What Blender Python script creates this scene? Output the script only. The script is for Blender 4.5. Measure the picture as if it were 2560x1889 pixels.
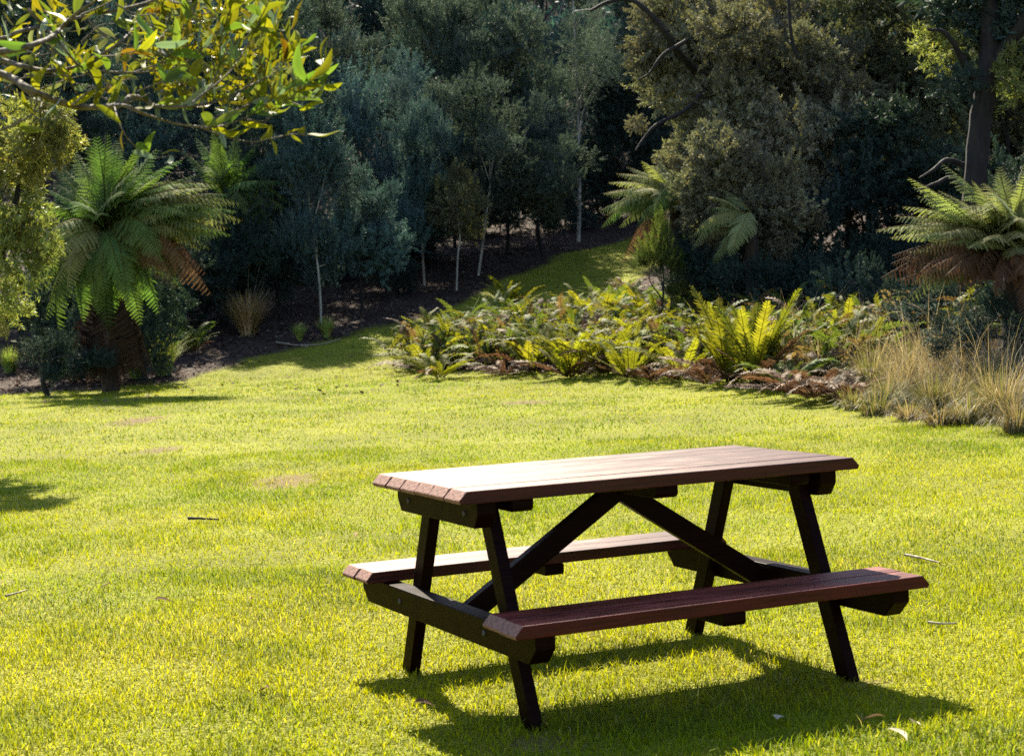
import bpy, math, random
import numpy as np
from mathutils import Vector, Matrix, Quaternion

sc = bpy.context.scene
for o in list(bpy.data.objects):
    bpy.data.objects.remove(o)
COL = sc.collection
RNG = np.random.default_rng(7)
random.seed(7)

# ------------------------------------------------------------------ camera
FPX, PITCH, CAMH, ROLL = 4327.6, 0.0441, 1.3416, -0.0368     # focal length in pixels of a 2560 wide frame
cp, sp, cr, sr = math.cos(PITCH), math.sin(PITCH), math.cos(ROLL), math.sin(ROLL)
FWD = np.array([0, cp, -sp]); UP0 = np.array([0, sp, cp]); R0 = np.array([1.0, 0, 0])
RGT = cr * R0 + sr * UP0
UPV = -sr * R0 + cr * UP0
CAM = np.array([0, 0, CAMH])
cam_d = bpy.data.cameras.new('camera')
cam = bpy.data.objects.new('camera', cam_d)
COL.objects.link(cam)
cam_d.sensor_width = 36.0
cam_d.lens = 36.0 * FPX / 2560.0
cam_d.clip_end = 600
cam_d.dof.use_dof = True
cam_d.dof.focus_distance = 8.5
cam_d.dof.aperture_fstop = 8
m = Matrix(((RGT[0], UPV[0], -FWD[0], 0), (RGT[1], UPV[1], -FWD[1], 0), (RGT[2], UPV[2], -FWD[2], CAMH), (0, 0, 0, 1)))
cam.matrix_world = m
sc.camera = cam

# ------------------------------------------------------------------ sky, sun, exposure
SUN = Vector((-0.18, 1.0, 0.985)).normalized()
world = bpy.data.worlds.new('World'); sc.world = world; world.use_nodes = True
wn = world.node_tree; wn.nodes.clear()
sky = wn.nodes.new('ShaderNodeTexSky'); sky.sky_type = 'NISHITA'; sky.sun_disc = False
sky.sun_elevation = math.asin(SUN.z); sky.sun_rotation = math.radians(-10.2)
sky.air_density = 1.0; sky.dust_density = 0.6; sky.ozone_density = 1.5
bg = wn.nodes.new('ShaderNodeBackground'); bg.inputs[1].default_value = 0.08
wo = wn.nodes.new('ShaderNodeOutputWorld')
wn.links.new(sky.outputs[0], bg.inputs[0]); wn.links.new(bg.outputs[0], wo.inputs[0])
sl = bpy.data.lights.new('sun', 'SUN'); sl.energy = 5.0; sl.angle = math.radians(0.53); sl.color = (1.0, 0.91, 0.72)
so = bpy.data.objects.new('sun', sl); COL.objects.link(so)
so.rotation_euler = (-SUN).to_track_quat('-Z', 'Y').to_euler()
so.location = (-5, 20, 30)
sc.view_settings.view_transform = 'Standard'; sc.view_settings.look = 'None'
sc.view_settings.exposure = 1.85; sc.view_settings.gamma = 1.0
sc.render.engine = 'CYCLES'
sc.cycles.max_bounces = 6; sc.cycles.diffuse_bounces = 3; sc.cycles.glossy_bounces = 2
sc.cycles.transmission_bounces = 4; sc.cycles.transparent_max_bounces = 4
sc.cycles.use_denoising = False
sc.cycles.sample_clamp_indirect = 4.0

# ------------------------------------------------------------------ helpers
DSP = 2560.0 / 2239.0
def ray(px, py):
    X = px * DSP - 1280.0; U = 944.5 - py * DSP
    return RGT * (X / FPX) + UPV * (U / FPX) + FWD
def at(px, py, Y):
    d = ray(px, py)
    return CAM + d * (Y / d[1])
def ppm(Y):                      # metres per picture unit at distance Y
    return DSP / FPX * Y

def _hash(ix, iy, seed):
    h = (ix.astype(np.int64) * 374761393 + iy.astype(np.int64) * 668265263 + seed * 1442695041) & 0xFFFFFFFF
    h = ((h ^ (h >> 13)) * 1274126177) & 0xFFFFFFFF
    return ((h ^ (h >> 16)) & 0xFFFF) / 65535.0
def vnoise(x, y, seed=0):
    x = np.asarray(x, float); y = np.asarray(y, float)
    ix, iy = np.floor(x), np.floor(y); fx, fy = x - ix, y - iy
    fx = fx * fx * (3 - 2 * fx); fy = fy * fy * (3 - 2 * fy)
    a, b = _hash(ix, iy, seed), _hash(ix + 1, iy, seed)
    c, d = _hash(ix, iy + 1, seed), _hash(ix + 1, iy + 1, seed)
    return (a * (1 - fx) + b * fx) * (1 - fy) + (c * (1 - fx) + d * fx) * fy
def fbm(x, y, seed=0, octs=3):
    s = 0; a = 0.5; t = 0
    for k in range(octs):
        s = s + a * vnoise(x * 2 ** k, y * 2 ** k, seed + k); t += a; a *= 0.5
    return s / t
def sstep(a, b, x):
    t = np.clip((x - a) / (b - a), 0, 1); return t * t * (3 - 2 * t)
def norm(v):
    return v / np.maximum(np.linalg.norm(v, axis=-1, keepdims=True), 1e-9)

BED = np.array([(-2.3, 29.6), (-0.5, 27.7), (1.3, 26.2), (2.85, 23.9), (3.6, 21.4), (4.05, 19.1), (4.35, 14.8), (4.75, 11.5), (5.8, 8.0), (9.0, 4.0), (30.0, -4.0)])
BACK = np.array([(-2.3, 29.6), (0.3, 32.5), (2.4, 38.0), (4.8, 46.0), (6.0, 52.0), (12, 60)])
def segdist(x, y, P):
    d = np.full(np.shape(x), 1e9); sgn = np.zeros(np.shape(x))
    for (x0, y0), (x1, y1) in zip(P[:-1], P[1:]):
        dx, dy = x1 - x0, y1 - y0
        t = np.clip(((x - x0) * dx + (y - y0) * dy) / (dx * dx + dy * dy), 0, 1)
        q = np.hypot(x - x0 - t * dx, y - y0 - t * dy)
        side = (dx * (y - y0) - dy * (x - x0)) > 0
        c = q < d - 1e-6
        d = np.where(c, q, d); sgn = np.where(c, np.where(side, 1, -1), sgn)
    return d * sgn
def softplus(u, k):
    return k * np.logaddexp(0, u / k)
def height(x, y):
    x = np.asarray(x, float); y = np.asarray(y, float)
    sd = segdist(x, y, BED)
    u = np.maximum(y - 29.0, np.where(x > -2.3, sd, y - 29.0))
    z = 0.13 * softplus(u, 0.7) + 0.013 * softplus(y - 14.0, 2.0)
    z = z + 0.55 * softplus(u - 27.0, 3.0)
    z = z + 0.05 * (fbm(x * 0.6, y * 0.6, 3) - 0.5) * sstep(9, 16, y) + 0.25 * (fbm(x * 0.25, y * 0.25, 9) - 0.5) * sstep(30, 40, y)
    return np.minimum(z, 40)
def hz(x, y):
    return float(height(np.array([x]), np.array([y]))[0])
def hit(px, py):
    d = ray(px, py); d = d / d[1]
    Y = np.arange(3.0, 90.0, 0.04)
    zz = CAM[2] + d[2] * Y
    g = height(CAM[0] + d[0] * Y, Y)
    k = int(np.argmax(zz < g))
    return np.array([d[0] * Y[k], Y[k], g[k]])
LX = np.array([-40, -14, -8.6, -7.2, -5.6, -4.6, -3.4, -2.0, -1.2, 0.1, 1.6, 3.5, 6.0, 12])
LY = np.array([24.0, 25.5, 27.0, 27.6, 28.8, 31.0, 33.2, 34.6, 36.5, 40.5, 44.5, 47.5, 51, 56])
PATCH = []          # bare spots in the lawn: x, y, rx, ry
for (px, py, rx, ry) in [(305, 919, 62, 9), (625, 1052, 75, 16), (6, 1277, 45, 14), (350, 984, 40, 7), (1150, 880, 60, 5), (1560, 1240, 70, 14), (1170, 1625, 80, 22), (1880, 1495, 55, 12), (680, 1720, 70, 20)]:
    c0 = hit(px, min(py, 1650)); PATCH.append((c0[0], c0[1] - (0.5 if py > 1650 else 0), rx * ppm(c0[1]), max(0.07, ry * ppm(c0[1]) / max(0.03, (CAMH - c0[2]) / c0[1]))))
def lawn_mask(x, y):
    n = fbm(x * 0.9, y * 0.9, 21) - 0.5
    yl = np.interp(x, LX, LY)
    a = sstep(0.5, -0.5, y - yl + n * 1.8)
    sd = segdist(x, y, BED); sb = segdist(x, y, BACK)
    inbed = sstep(-0.1, 0.35, np.minimum(sd, -sb) + n * 0.5)
    inbed = np.where(x < -2.3, 0, inbed)
    return a * (1 - inbed)
def bare_mask(x, y):
    b = np.zeros(np.shape(x))
    for (cx, cy, rx, ry) in PATCH:
        q = np.hypot((x - cx) / rx, (y - cy) / ry) + (fbm(x * 9, y * 9, 5) - 0.5) * 1.3
        b = np.maximum(b, sstep(1.15, 0.45, q))
    return b

def mesh_np(name, V, F, mat, C=None, smooth=False):
    me = bpy.data.meshes.new(name)
    V = np.ascontiguousarray(V, np.float32); F = np.ascontiguousarray(F, np.int32)
    me.vertices.add(len(V)); me.vertices.foreach_set('co', V.ravel())
    me.loops.add(F.size); me.loops.foreach_set('vertex_index', F.ravel())
    me.polygons.add(len(F)); me.polygons.foreach_set('loop_start', np.arange(0, F.size, F.shape[1], dtype=np.int32))
    if smooth:
        me.polygons.foreach_set('use_smooth', np.ones(len(F), bool))
    me.update(calc_edges=True)
    if C is not None:
        C = np.asarray(C, np.float32)
        if C.shape[1] == 3:
            C = np.concatenate([C, np.ones((len(C), 1), np.float32)], 1)
        ca = me.color_attributes.new('tint', 'FLOAT_COLOR', 'POINT')
        ca.data.foreach_set('color', np.ascontiguousarray(C).ravel())
    me.materials.append(mat)
    return me
def add(name, data, parent=None, loc=(0, 0, 0), quat=None, scale=None):
    o = bpy.data.objects.new(name, data)
    COL.objects.link(o)
    o.location = Vector([float(v) for v in loc])
    if quat is not None:
        o.rotation_mode = 'QUATERNION'; o.rotation_quaternion = quat
    if scale is not None:
        o.scale = (scale,) * 3 if np.isscalar(scale) else scale
    if parent is not None:
        o.parent = parent
    return o
def tag(o, label=None, cat=None, group=None, kind=None):
    if label: o['label'] = label
    if cat: o['category'] = cat
    if group: o['group'] = group
    if kind: o['kind'] = kind
    return o
def thing(name, loc, label, cat, group=None):
    return tag(add(name, None, loc=loc), label, cat, group)
def quat_from(X, Zhint=(0, 0, 1)):
    X = Vector(X).normalized(); Z = Vector(Zhint); Z = Z - X * Z.dot(X)
    if Z.length < 1e-3:
        Z = Vector((0, -1, 0)) - X * X.y * -1
    Z.normalize(); Y = Z.cross(X)
    return Matrix((X, Y, Z)).transposed().to_quaternion()
def tube_np(P, R, n=8, rough=0.0, seed=1):
    """tapered tube along points P with radii R -> V, F(quads)"""
    P = np.asarray(P, float); R = np.asarray(R, float)
    T = norm(np.gradient(P, axis=0))
    ref = np.array([0.3, 0.9, 0.2]); V = []
    rr = np.random.default_rng(seed)
    for i in range(len(P)):
        a = norm(np.cross(T[i], ref)); b = np.cross(T[i], a)
        ang = np.linspace(0, 2 * math.pi, n, endpoint=False)
        r = R[i] * (1 + rough * (rr.random(n) - 0.5))
        V.append(P[i] + np.outer(np.cos(ang) * r, a) + np.outer(np.sin(ang) * r, b))
    V = np.concatenate(V); F = []
    for i in range(len(P) - 1):
        for j in range(n):
            k = (j + 1) % n
            F.append((i * n + j, i * n + k, (i + 1) * n + k, (i + 1) * n + j))
    return V, np.array(F)
def smooth_path(P, n):
    """resample polyline P with a Catmull-Rom curve"""
    P = np.asarray(P, float)
    Q = np.concatenate([[2 * P[0] - P[1]], P, [2 * P[-1] - P[-2]]])
    t = np.linspace(0, len(P) - 1 - 1e-6, n); out = []
    for u in t:
        i = int(u); f = u - i; p0, p1, p2, p3 = Q[i:i + 4]
        out.append(0.5 * ((2 * p1) + (-p0 + p2) * f + (2 * p0 - 5 * p1 + 4 * p2 - p3) * f * f + (-p0 + 3 * p1 - 3 * p2 + p3) * f ** 3))
    return np.array(out)

# ------------------------------------------------------------------ materials
def new_mat(name):
    mt = bpy.data.materials.new(name); mt.use_nodes = True
    nt = mt.node_tree; nt.nodes.clear()
    out = nt.nodes.new('ShaderNodeOutputMaterial')
    return mt, nt, out
def N(nt, typ, **kw):
    n = nt.nodes.new(typ)
    for k, v in kw.items():
        if k.startswith('i_'):
            n.inputs[int(k[2:])].default_value = v
        else:
            setattr(n, k, v)
    return n
def leaf_mat(name, col, trans=0.35, tcol=None, rough=0.65, spec=0.12, vary=0.25, hue=0.03, attr=True, bump=0.0):
    """leaf: base colour x per-leaf tint x per-object variation, light shining through the blade"""
    mt, nt, out = new_mat(name)
    L = nt.links
    info = N(nt, 'ShaderNodeObjectInfo')
    hsv = N(nt, 'ShaderNodeHueSaturation'); hsv.inputs['Color'].default_value = (*col, 1)
    mh = N(nt, 'ShaderNodeMapRange'); mh.inputs['To Min'].default_value = 0.5 - hue; mh.inputs['To Max'].default_value = 0.5 + hue
    L.new(info.outputs['Random'], mh.inputs['Value']); L.new(mh.outputs[0], hsv.inputs['Hue'])
    mul = N(nt, 'ShaderNodeMath', operation='MULTIPLY', i_1=7.31); fr = N(nt, 'ShaderNodeMath', operation='FRACT')
    L.new(info.outputs['Random'], mul.inputs[0]); L.new(mul.outputs[0], fr.inputs[0])
    mv = N(nt, 'ShaderNodeMapRange'); mv.inputs['To Min'].default_value = 1 - vary; mv.inputs['To Max'].default_value = 1 + vary
    L.new(fr.outputs[0], mv.inputs['Value']); L.new(mv.outputs[0], hsv.inputs['Value'])
    colo = hsv.outputs[0]
    if attr:
        at_ = N(nt, 'ShaderNodeAttribute', attribute_name='tint')
        mx = N(nt, 'ShaderNodeMix', data_type='RGBA', blend_type='MULTIPLY'); mx.inputs[0].default_value = 1
        L.new(colo, mx.inputs[6]); L.new(at_.outputs['Color'], mx.inputs[7]); colo = mx.outputs[2]
    pb = N(nt, 'ShaderNodeBsdfPrincipled'); pb.inputs['Roughness'].default_value = rough
    pb.inputs['Specular IOR Level'].default_value = spec
    L.new(colo, pb.inputs['Base Color'])
    tr = N(nt, 'ShaderNodeBsdfTranslucent')
    tm = N(nt, 'ShaderNodeMix', data_type='RGBA', blend_type='MULTIPLY'); tm.inputs[0].default_value = 1
    tm.inputs[7].default_value = (*(tcol or (1.25, 1.35, 0.6)), 1)
    L.new(colo, tm.inputs[6]); L.new(tm.outputs[2], tr.inputs[0])
    ms = N(nt, 'ShaderNodeMixShader', i_0=trans)
    L.new(pb.outputs[0], ms.inputs[1]); L.new(tr.outputs[0], ms.inputs[2]); L.new(ms.outputs[0], out.inputs[0])
    return mt
def bark_mat(name, c0, c1, scale=14, rough=0.85, bump=0.5, stretch=0.25):
    mt, nt, out = new_mat(name); L = nt.links
    tc = N(nt, 'ShaderNodeTexCoord'); mp = N(nt, 'ShaderNodeMapping'); mp.inputs['Scale'].default_value = (1, 1, stretch)
    L.new(tc.outputs['Object'], mp.inputs[0])
    ns = N(nt, 'ShaderNodeTexNoise'); ns.inputs['Scale'].default_value = scale; ns.inputs['Detail'].default_value = 6
    L.new(mp.outputs[0], ns.inputs['Vector'])
    cr_ = N(nt, 'ShaderNodeValToRGB'); cr_.color_ramp.elements[0].position = 0.35; cr_.color_ramp.elements[1].position = 0.68
    cr_.color_ramp.elements[0].color = (*c0, 1); cr_.color_ramp.elements[1].color = (*c1, 1)
    L.new(ns.outputs[0], cr_.inputs[0])
    pb = N(nt, 'ShaderNodeBsdfPrincipled'); pb.inputs['Roughness'].default_value = rough
    bp = N(nt, 'ShaderNodeBump'); bp.inputs['Strength'].default_value = bump; bp.inputs['Distance'].default_value = 0.02
    L.new(ns.outputs[0], bp.inputs['Height']); L.new(bp.outputs[0], pb.inputs['Normal'])
    L.new(cr_.outputs[0], pb.inputs['Base Color']); L.new(pb.outputs[0], out.inputs[0])
    return mt
def wood_mat(name, paint, worn, wear, rough=(0.32, 0.55), spec=0.5, grain=1.0, along=0.0):
    """painted plank: colour worn along the grain, which runs along the plank's own x axis"""
    mt, nt, out = new_mat(name); L = nt.links
    tc = N(nt, 'ShaderNodeTexCoord'); info = N(nt, 'ShaderNodeObjectInfo')
    off = N(nt, 'ShaderNodeVectorMath', operation='SCALE'); off.inputs['Scale'].default_value = 37.0
    cmb = N(nt, 'ShaderNodeCombineXYZ'); L.new(info.outputs['Random'], cmb.inputs[0]); L.new(info.outputs['Random'], cmb.inputs[1])
    L.new(cmb.outputs[0], off.inputs[0])
    ad = N(nt, 'ShaderNodeVectorMath', operation='ADD'); L.new(tc.outputs['Object'], ad.inputs[0]); L.new(off.outputs[0], ad.inputs[1])
    def noise(sx, sy, sc_, det):
        mp = N(nt, 'ShaderNodeMapping'); mp.inputs['Scale'].default_value = (sx, sy, sy); L.new(ad.outputs[0], mp.inputs[0])
        n_ = N(nt, 'ShaderNodeTexNoise'); n_.inputs['Scale'].default_value = sc_; n_.inputs['Detail'].default_value = det
        n_.inputs['Roughness'].default_value = 0.65
        L.new(mp.outputs[0], n_.inputs['Vector']); return n_.outputs[0]
    fine = noise(2.2, 60, 2.0, 6); broad = noise(1.6, 7, 1.6, 4)
    s = N(nt, 'ShaderNodeMath', operation='ADD'); L.new(fine, s.inputs[0]); L.new(broad, s.inputs[1])
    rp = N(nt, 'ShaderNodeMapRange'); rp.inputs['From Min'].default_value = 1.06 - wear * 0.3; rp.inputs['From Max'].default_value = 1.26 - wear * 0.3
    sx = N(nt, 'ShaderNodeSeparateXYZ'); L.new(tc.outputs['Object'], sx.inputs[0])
    glare_wear = N(nt, 'ShaderNodeMath', operation='MULTIPLY_ADD', i_1=-along); L.new(sx.outputs[0], glare_wear.inputs[0]); L.new(s.outputs[0], glare_wear.inputs[2])  # left end paler: real wear plus sun glare put into the colour
    L.new(glare_wear.outputs[0], rp.inputs['Value'])
    geo = N(nt, 'ShaderNodeNewGeometry'); sn = N(nt, 'ShaderNodeSeparateXYZ'); L.new(geo.outputs['Normal'], sn.inputs[0])
    uw = N(nt, 'ShaderNodeMapRange'); uw.inputs['From Min'].default_value = .2; uw.inputs['From Max'].default_value = .7; L.new(sn.outputs[2], uw.inputs['Value'])
    wr = N(nt, 'ShaderNodeMath', operation='MULTIPLY'); L.new(rp.outputs[0], wr.inputs[0]); L.new(uw.outputs[0], wr.inputs[1])
    mx = N(nt, 'ShaderNodeMix', data_type='RGBA'); mx.inputs[6].default_value = (*paint, 1); mx.inputs[7].default_value = (*worn, 1)
    L.new(wr.outputs[0], mx.inputs[0])
    dk = N(nt, 'ShaderNodeMapRange'); dk.inputs['From Min'].default_value = 0.3; dk.inputs['From Max'].default_value = 0.55; dk.inputs['To Min'].default_value = 0.3; dk.inputs['To Max'].default_value = 1.0
    L.new(fine, dk.inputs['Value'])
    m2 = N(nt, 'ShaderNodeMix', data_type='RGBA', blend_type='MULTIPLY'); m2.inputs[0].default_value = grain
    L.new(mx.outputs[2], m2.inputs[6]); L.new(dk.outputs[0], m2.inputs[7])
    pb = N(nt, 'ShaderNodeBsdfPrincipled'); pb.inputs['Specular IOR Level'].default_value = spec
    rr = N(nt, 'ShaderNodeMapRange'); rr.inputs['To Min'].default_value = rough[0]; rr.inputs['To Max'].default_value = rough[1]
    L.new(rp.outputs[0], rr.inputs['Value']); L.new(rr.outputs[0], pb.inputs['Roughness'])
    bp = N(nt, 'ShaderNodeBump'); bp.inputs['Strength'].default_value = 0.35; bp.inputs['Distance'].default_value = 0.002
    L.new(fine, bp.inputs['Height']); L.new(bp.outputs[0], pb.inputs['Normal'])
    L.new(m2.outputs[2], pb.inputs['Base Color']); L.new(pb.outputs[0], out.inputs[0])
    return mt

M = {}
M['grass'] = leaf_mat('grass_blade', (1, 1, 1), trans=0.45, tcol=(1.3, 1.25, 0.4), rough=0.6, spec=0.1, vary=0.0, hue=0.0)
M['tussock'] = leaf_mat('tussock_blade', (1, 1, 1), trans=0.35, tcol=(1.3, 1.2, 0.7), rough=0.6, spec=0.2, vary=0.12, hue=0.01)
M['olive'] = leaf_mat('olive_leaf', (0.105, 0.113, 0.066), trans=0.26)
M['teal'] = leaf_mat('hazy_bluish_leaf', (0.07, 0.115, 0.12), trans=0.2, tcol=(1.2, 1.4, 0.9))  # blue in the leaf colour stands in for distant haze
M['dusk'] = leaf_mat('hazy_dusky_leaf', (0.08, 0.105, 0.088), trans=0.24, tcol=(1.2, 1.35, 0.8))  # cool haze of the middle trees mixed into the leaf colour
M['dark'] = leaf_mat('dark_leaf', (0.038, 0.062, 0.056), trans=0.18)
M['grey'] = leaf_mat('greyish_leaf', (0.175, 0.168, 0.12), trans=0.25)
M['shrub'] = leaf_mat('yellowish_leaf', (0.21, 0.225, 0.08), trans=0.45, rough=0.5, spec=0.2)
M['fern'] = leaf_mat('tree_fern_green', (0.1, 0.145, 0.05), trans=0.4, tcol=(1.3, 1.6, 0.5), rough=0.75, spec=0.05, vary=0.3)
M['fernlight'] = leaf_mat('tree_fern_pale', (0.21, 0.225, 0.1), trans=0.4, rough=0.7, spec=0.08, vary=0.25)
M['bedfern'] = leaf_mat('fern_yellow_green', (0.135, 0.145, 0.022), trans=0.45, tcol=(1.5, 1.4, 0.4), vary=0.35, hue=0.02)
M['bedgreen'] = leaf_mat('fern_green', (0.08, 0.105, 0.026), trans=0.42, vary=0.35, hue=0.02)
M['dead'] = leaf_mat('dead_frond', (0.125, 0.073, 0.042), trans=0.25, tcol=(1.2, 1.0, 0.8), vary=0.4, hue=0.012)
M['under'] = leaf_mat('low_frond', (1, 1, 1), trans=0.4, tcol=(1.3, 1.3, 0.5), vary=0, hue=0)
M['litter'] = leaf_mat('fallen_leaf', (1, 1, 1), trans=0.1, tcol=(1, 1, 1), rough=0.8, spec=0.04, vary=0, hue=0)
M['big'] = leaf_mat('branch_leaf_yellow', (0.2, 0.205, 0.014), trans=0.5, tcol=(1.2, 1.2, 0.5), rough=0.6, spec=0.12, vary=0.35, hue=0.012)
M['big2'] = leaf_mat('branch_leaf_green', (0.13, 0.18, 0.03), trans=0.4, rough=0.55, spec=0.2, vary=0.35)
M['big3'] = leaf_mat('branch_leaf_sky_grey', (0.2, 0.25, 0.17), trans=0.25, tcol=(1.1, 1.3, 0.8), rough=0.5, spec=0.25, vary=0.25)  # pale grey green puts sky reflection into the leaf colour
M['big4'] = leaf_mat('branch_leaf_amber', (0.2, 0.165, 0.012), trans=0.45, tcol=(1.2, 1.0, 0.5), rough=0.35, vary=0.3)
M['bark'] = bark_mat('dark_bark', (0.004, 0.003, 0.003), (0.018, 0.013, 0.01), bump=1.0)
M['palebark'] = bark_mat('pale_bark', (0.18, 0.16, 0.13), (0.5, 0.47, 0.4), scale=8)
M['twig'] = bark_mat('twig_bark', (0.05, 0.038, 0.026), (0.15, 0.115, 0.078), scale=40)
M['fibre'] = bark_mat('fibrous_trunk', (0.008, 0.005, 0.004), (0.04, 0.022, 0.014), scale=30, bump=1.0, stretch=0.15)
M['stick'] = bark_mat('dry_stick', (0.12, 0.09, 0.06), (0.4, 0.34, 0.24), scale=30)
M['top'] = wood_mat('worn_glare_red_plank', (0.05, 0.007, 0.005), (0.2, 0.08, 0.058), 0.36, rough=(0.42, 0.6), spec=0.22, along=0.22)
M['bench'] = wood_mat('red_bench_plank', (0.07, 0.007, 0.005), (0.2, 0.04, 0.028), 0.55, rough=(0.4, 0.55), spec=0.2)
M['frame'] = wood_mat('dark_stained_timber', (0.009, 0.0018, 0.0012), (0.018, 0.005, 0.004), 0.15, rough=(0.42, 0.5), spec=0.04)
M['endgrain'] = bark_mat('cut_plank_end', (0.13, 0.055, 0.04), (0.28, 0.13, 0.09), scale=70, stretch=1.0, rough=0.75, bump=.2)
M['bolt'] = bark_mat('dull_steel', (0.012, 0.009, 0.008), (0.03, 0.025, 0.02), scale=60, rough=0.5, stretch=1.0)

# ------------------------------------------------------------------ ground
def ground_material():
    mt, nt, out = new_mat('turf_and_soil'); L = nt.links
    at_ = N(nt, 'ShaderNodeAttribute', attribute_name='tint')
    tc = N(nt, 'ShaderNodeTexCoord')
    n1 = N(nt, 'ShaderNodeTexNoise'); n1.inputs['Scale'].default_value = 26; n1.inputs['Detail'].default_value = 8; n1.inputs['Roughness'].default_value = 0.7
    n2 = N(nt, 'ShaderNodeTexVoronoi'); n2.inputs['Scale'].default_value = 45
    L.new(tc.outputs['Object'], n1.inputs['Vector']); L.new(tc.outputs['Object'], n2.inputs['Vector'])
    mr = N(nt, 'ShaderNodeMapRange'); mr.inputs['From Min'].default_value = 0.3; mr.inputs['From Max'].default_value = 0.7; mr.inputs['To Min'].default_value = 0.45; mr.inputs['To Max'].default_value = 1.45
    L.new(n1.outputs[0], mr.inputs['Value'])
    mx = N(nt, 'ShaderNodeMix', data_type='RGBA', blend_type='MULTIPLY'); mx.inputs[0].default_value = 1
    L.new(at_.outputs['Color'], mx.inputs[6]); L.new(mr.outputs[0], mx.inputs[7])
    pb = N(nt, 'ShaderNodeBsdfPrincipled'); pb.inputs['Roughness'].default_value = 0.9; pb.inputs['Specular IOR Level'].default_value = 0.15
    bp = N(nt, 'ShaderNodeBump'); bp.inputs['Strength'].default_value = 0.8; bp.inputs['Distance'].default_value = 0.03
    ad = N(nt, 'ShaderNodeMath', operation='ADD'); L.new(n1.outputs[0], ad.inputs[0]); L.new(n2.outputs[0], ad.inputs[1])
    L.new(ad.outputs[0], bp.inputs['Height']); L.new(bp.outputs[0], pb.inputs['Normal'])
    L.new(mx.outputs[2], pb.inputs['Base Color']); L.new(pb.outputs[0], out.inputs[0])
    return mt
M['ground'] = ground_material()
def axis(parts):
    return np.unique(np.concatenate([np.arange(a, b, s) for a, b, s in parts]).round(4))
gx = axis([(-400, -60, 40), (-60, -16, 2), (-16, 12, 0.14), (12, 60, 2), (60, 401, 40)])
gy = axis([(-300, -20, 40), (-20, 2, 2), (2, 14, 0.09), (14, 34, 0.14), (34, 60, 0.4), (60, 110, 2), (110, 401, 40)])
GX, GY = np.meshgrid(gx, gy); fx_, fy_ = GX.ravel(), GY.ravel()
lm, bm_ = lawn_mask(fx_, fy_), bare_mask(fx_, fy_)
tuft = fbm(fx_ * 1.1, fy_ * 1.1, 40)
turf = np.array([0.2, 0.205, 0.016]) * (0.6 + 0.7 * tuft[:, None])
soil = np.array([0.17, 0.11, 0.055])
lit = np.array([0.055, 0.036, 0.028]) * (0.5 + 1.0 * fbm(fx_ * 2.3, fy_ * 2.3, 50)[:, None])
gc = turf * (1 - bm_[:, None]) + soil * bm_[:, None]
gc = gc * lm[:, None] + lit * (1 - lm[:, None])
nx, ny = len(gx), len(gy)
ii = (np.arange(ny - 1)[:, None] * nx + np.arange(nx - 1)[None]).ravel()
gF = np.stack([ii, ii + 1, ii + nx + 1, ii + nx], 1)
ground = add('ground', mesh_np('ground', np.stack([fx_, fy_, height(fx_, fy_)], 1), gF, M['ground'], gc, True))
tag(ground, 'mown grass clearing rising to a leaf covered bank', kind='structure')

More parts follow.
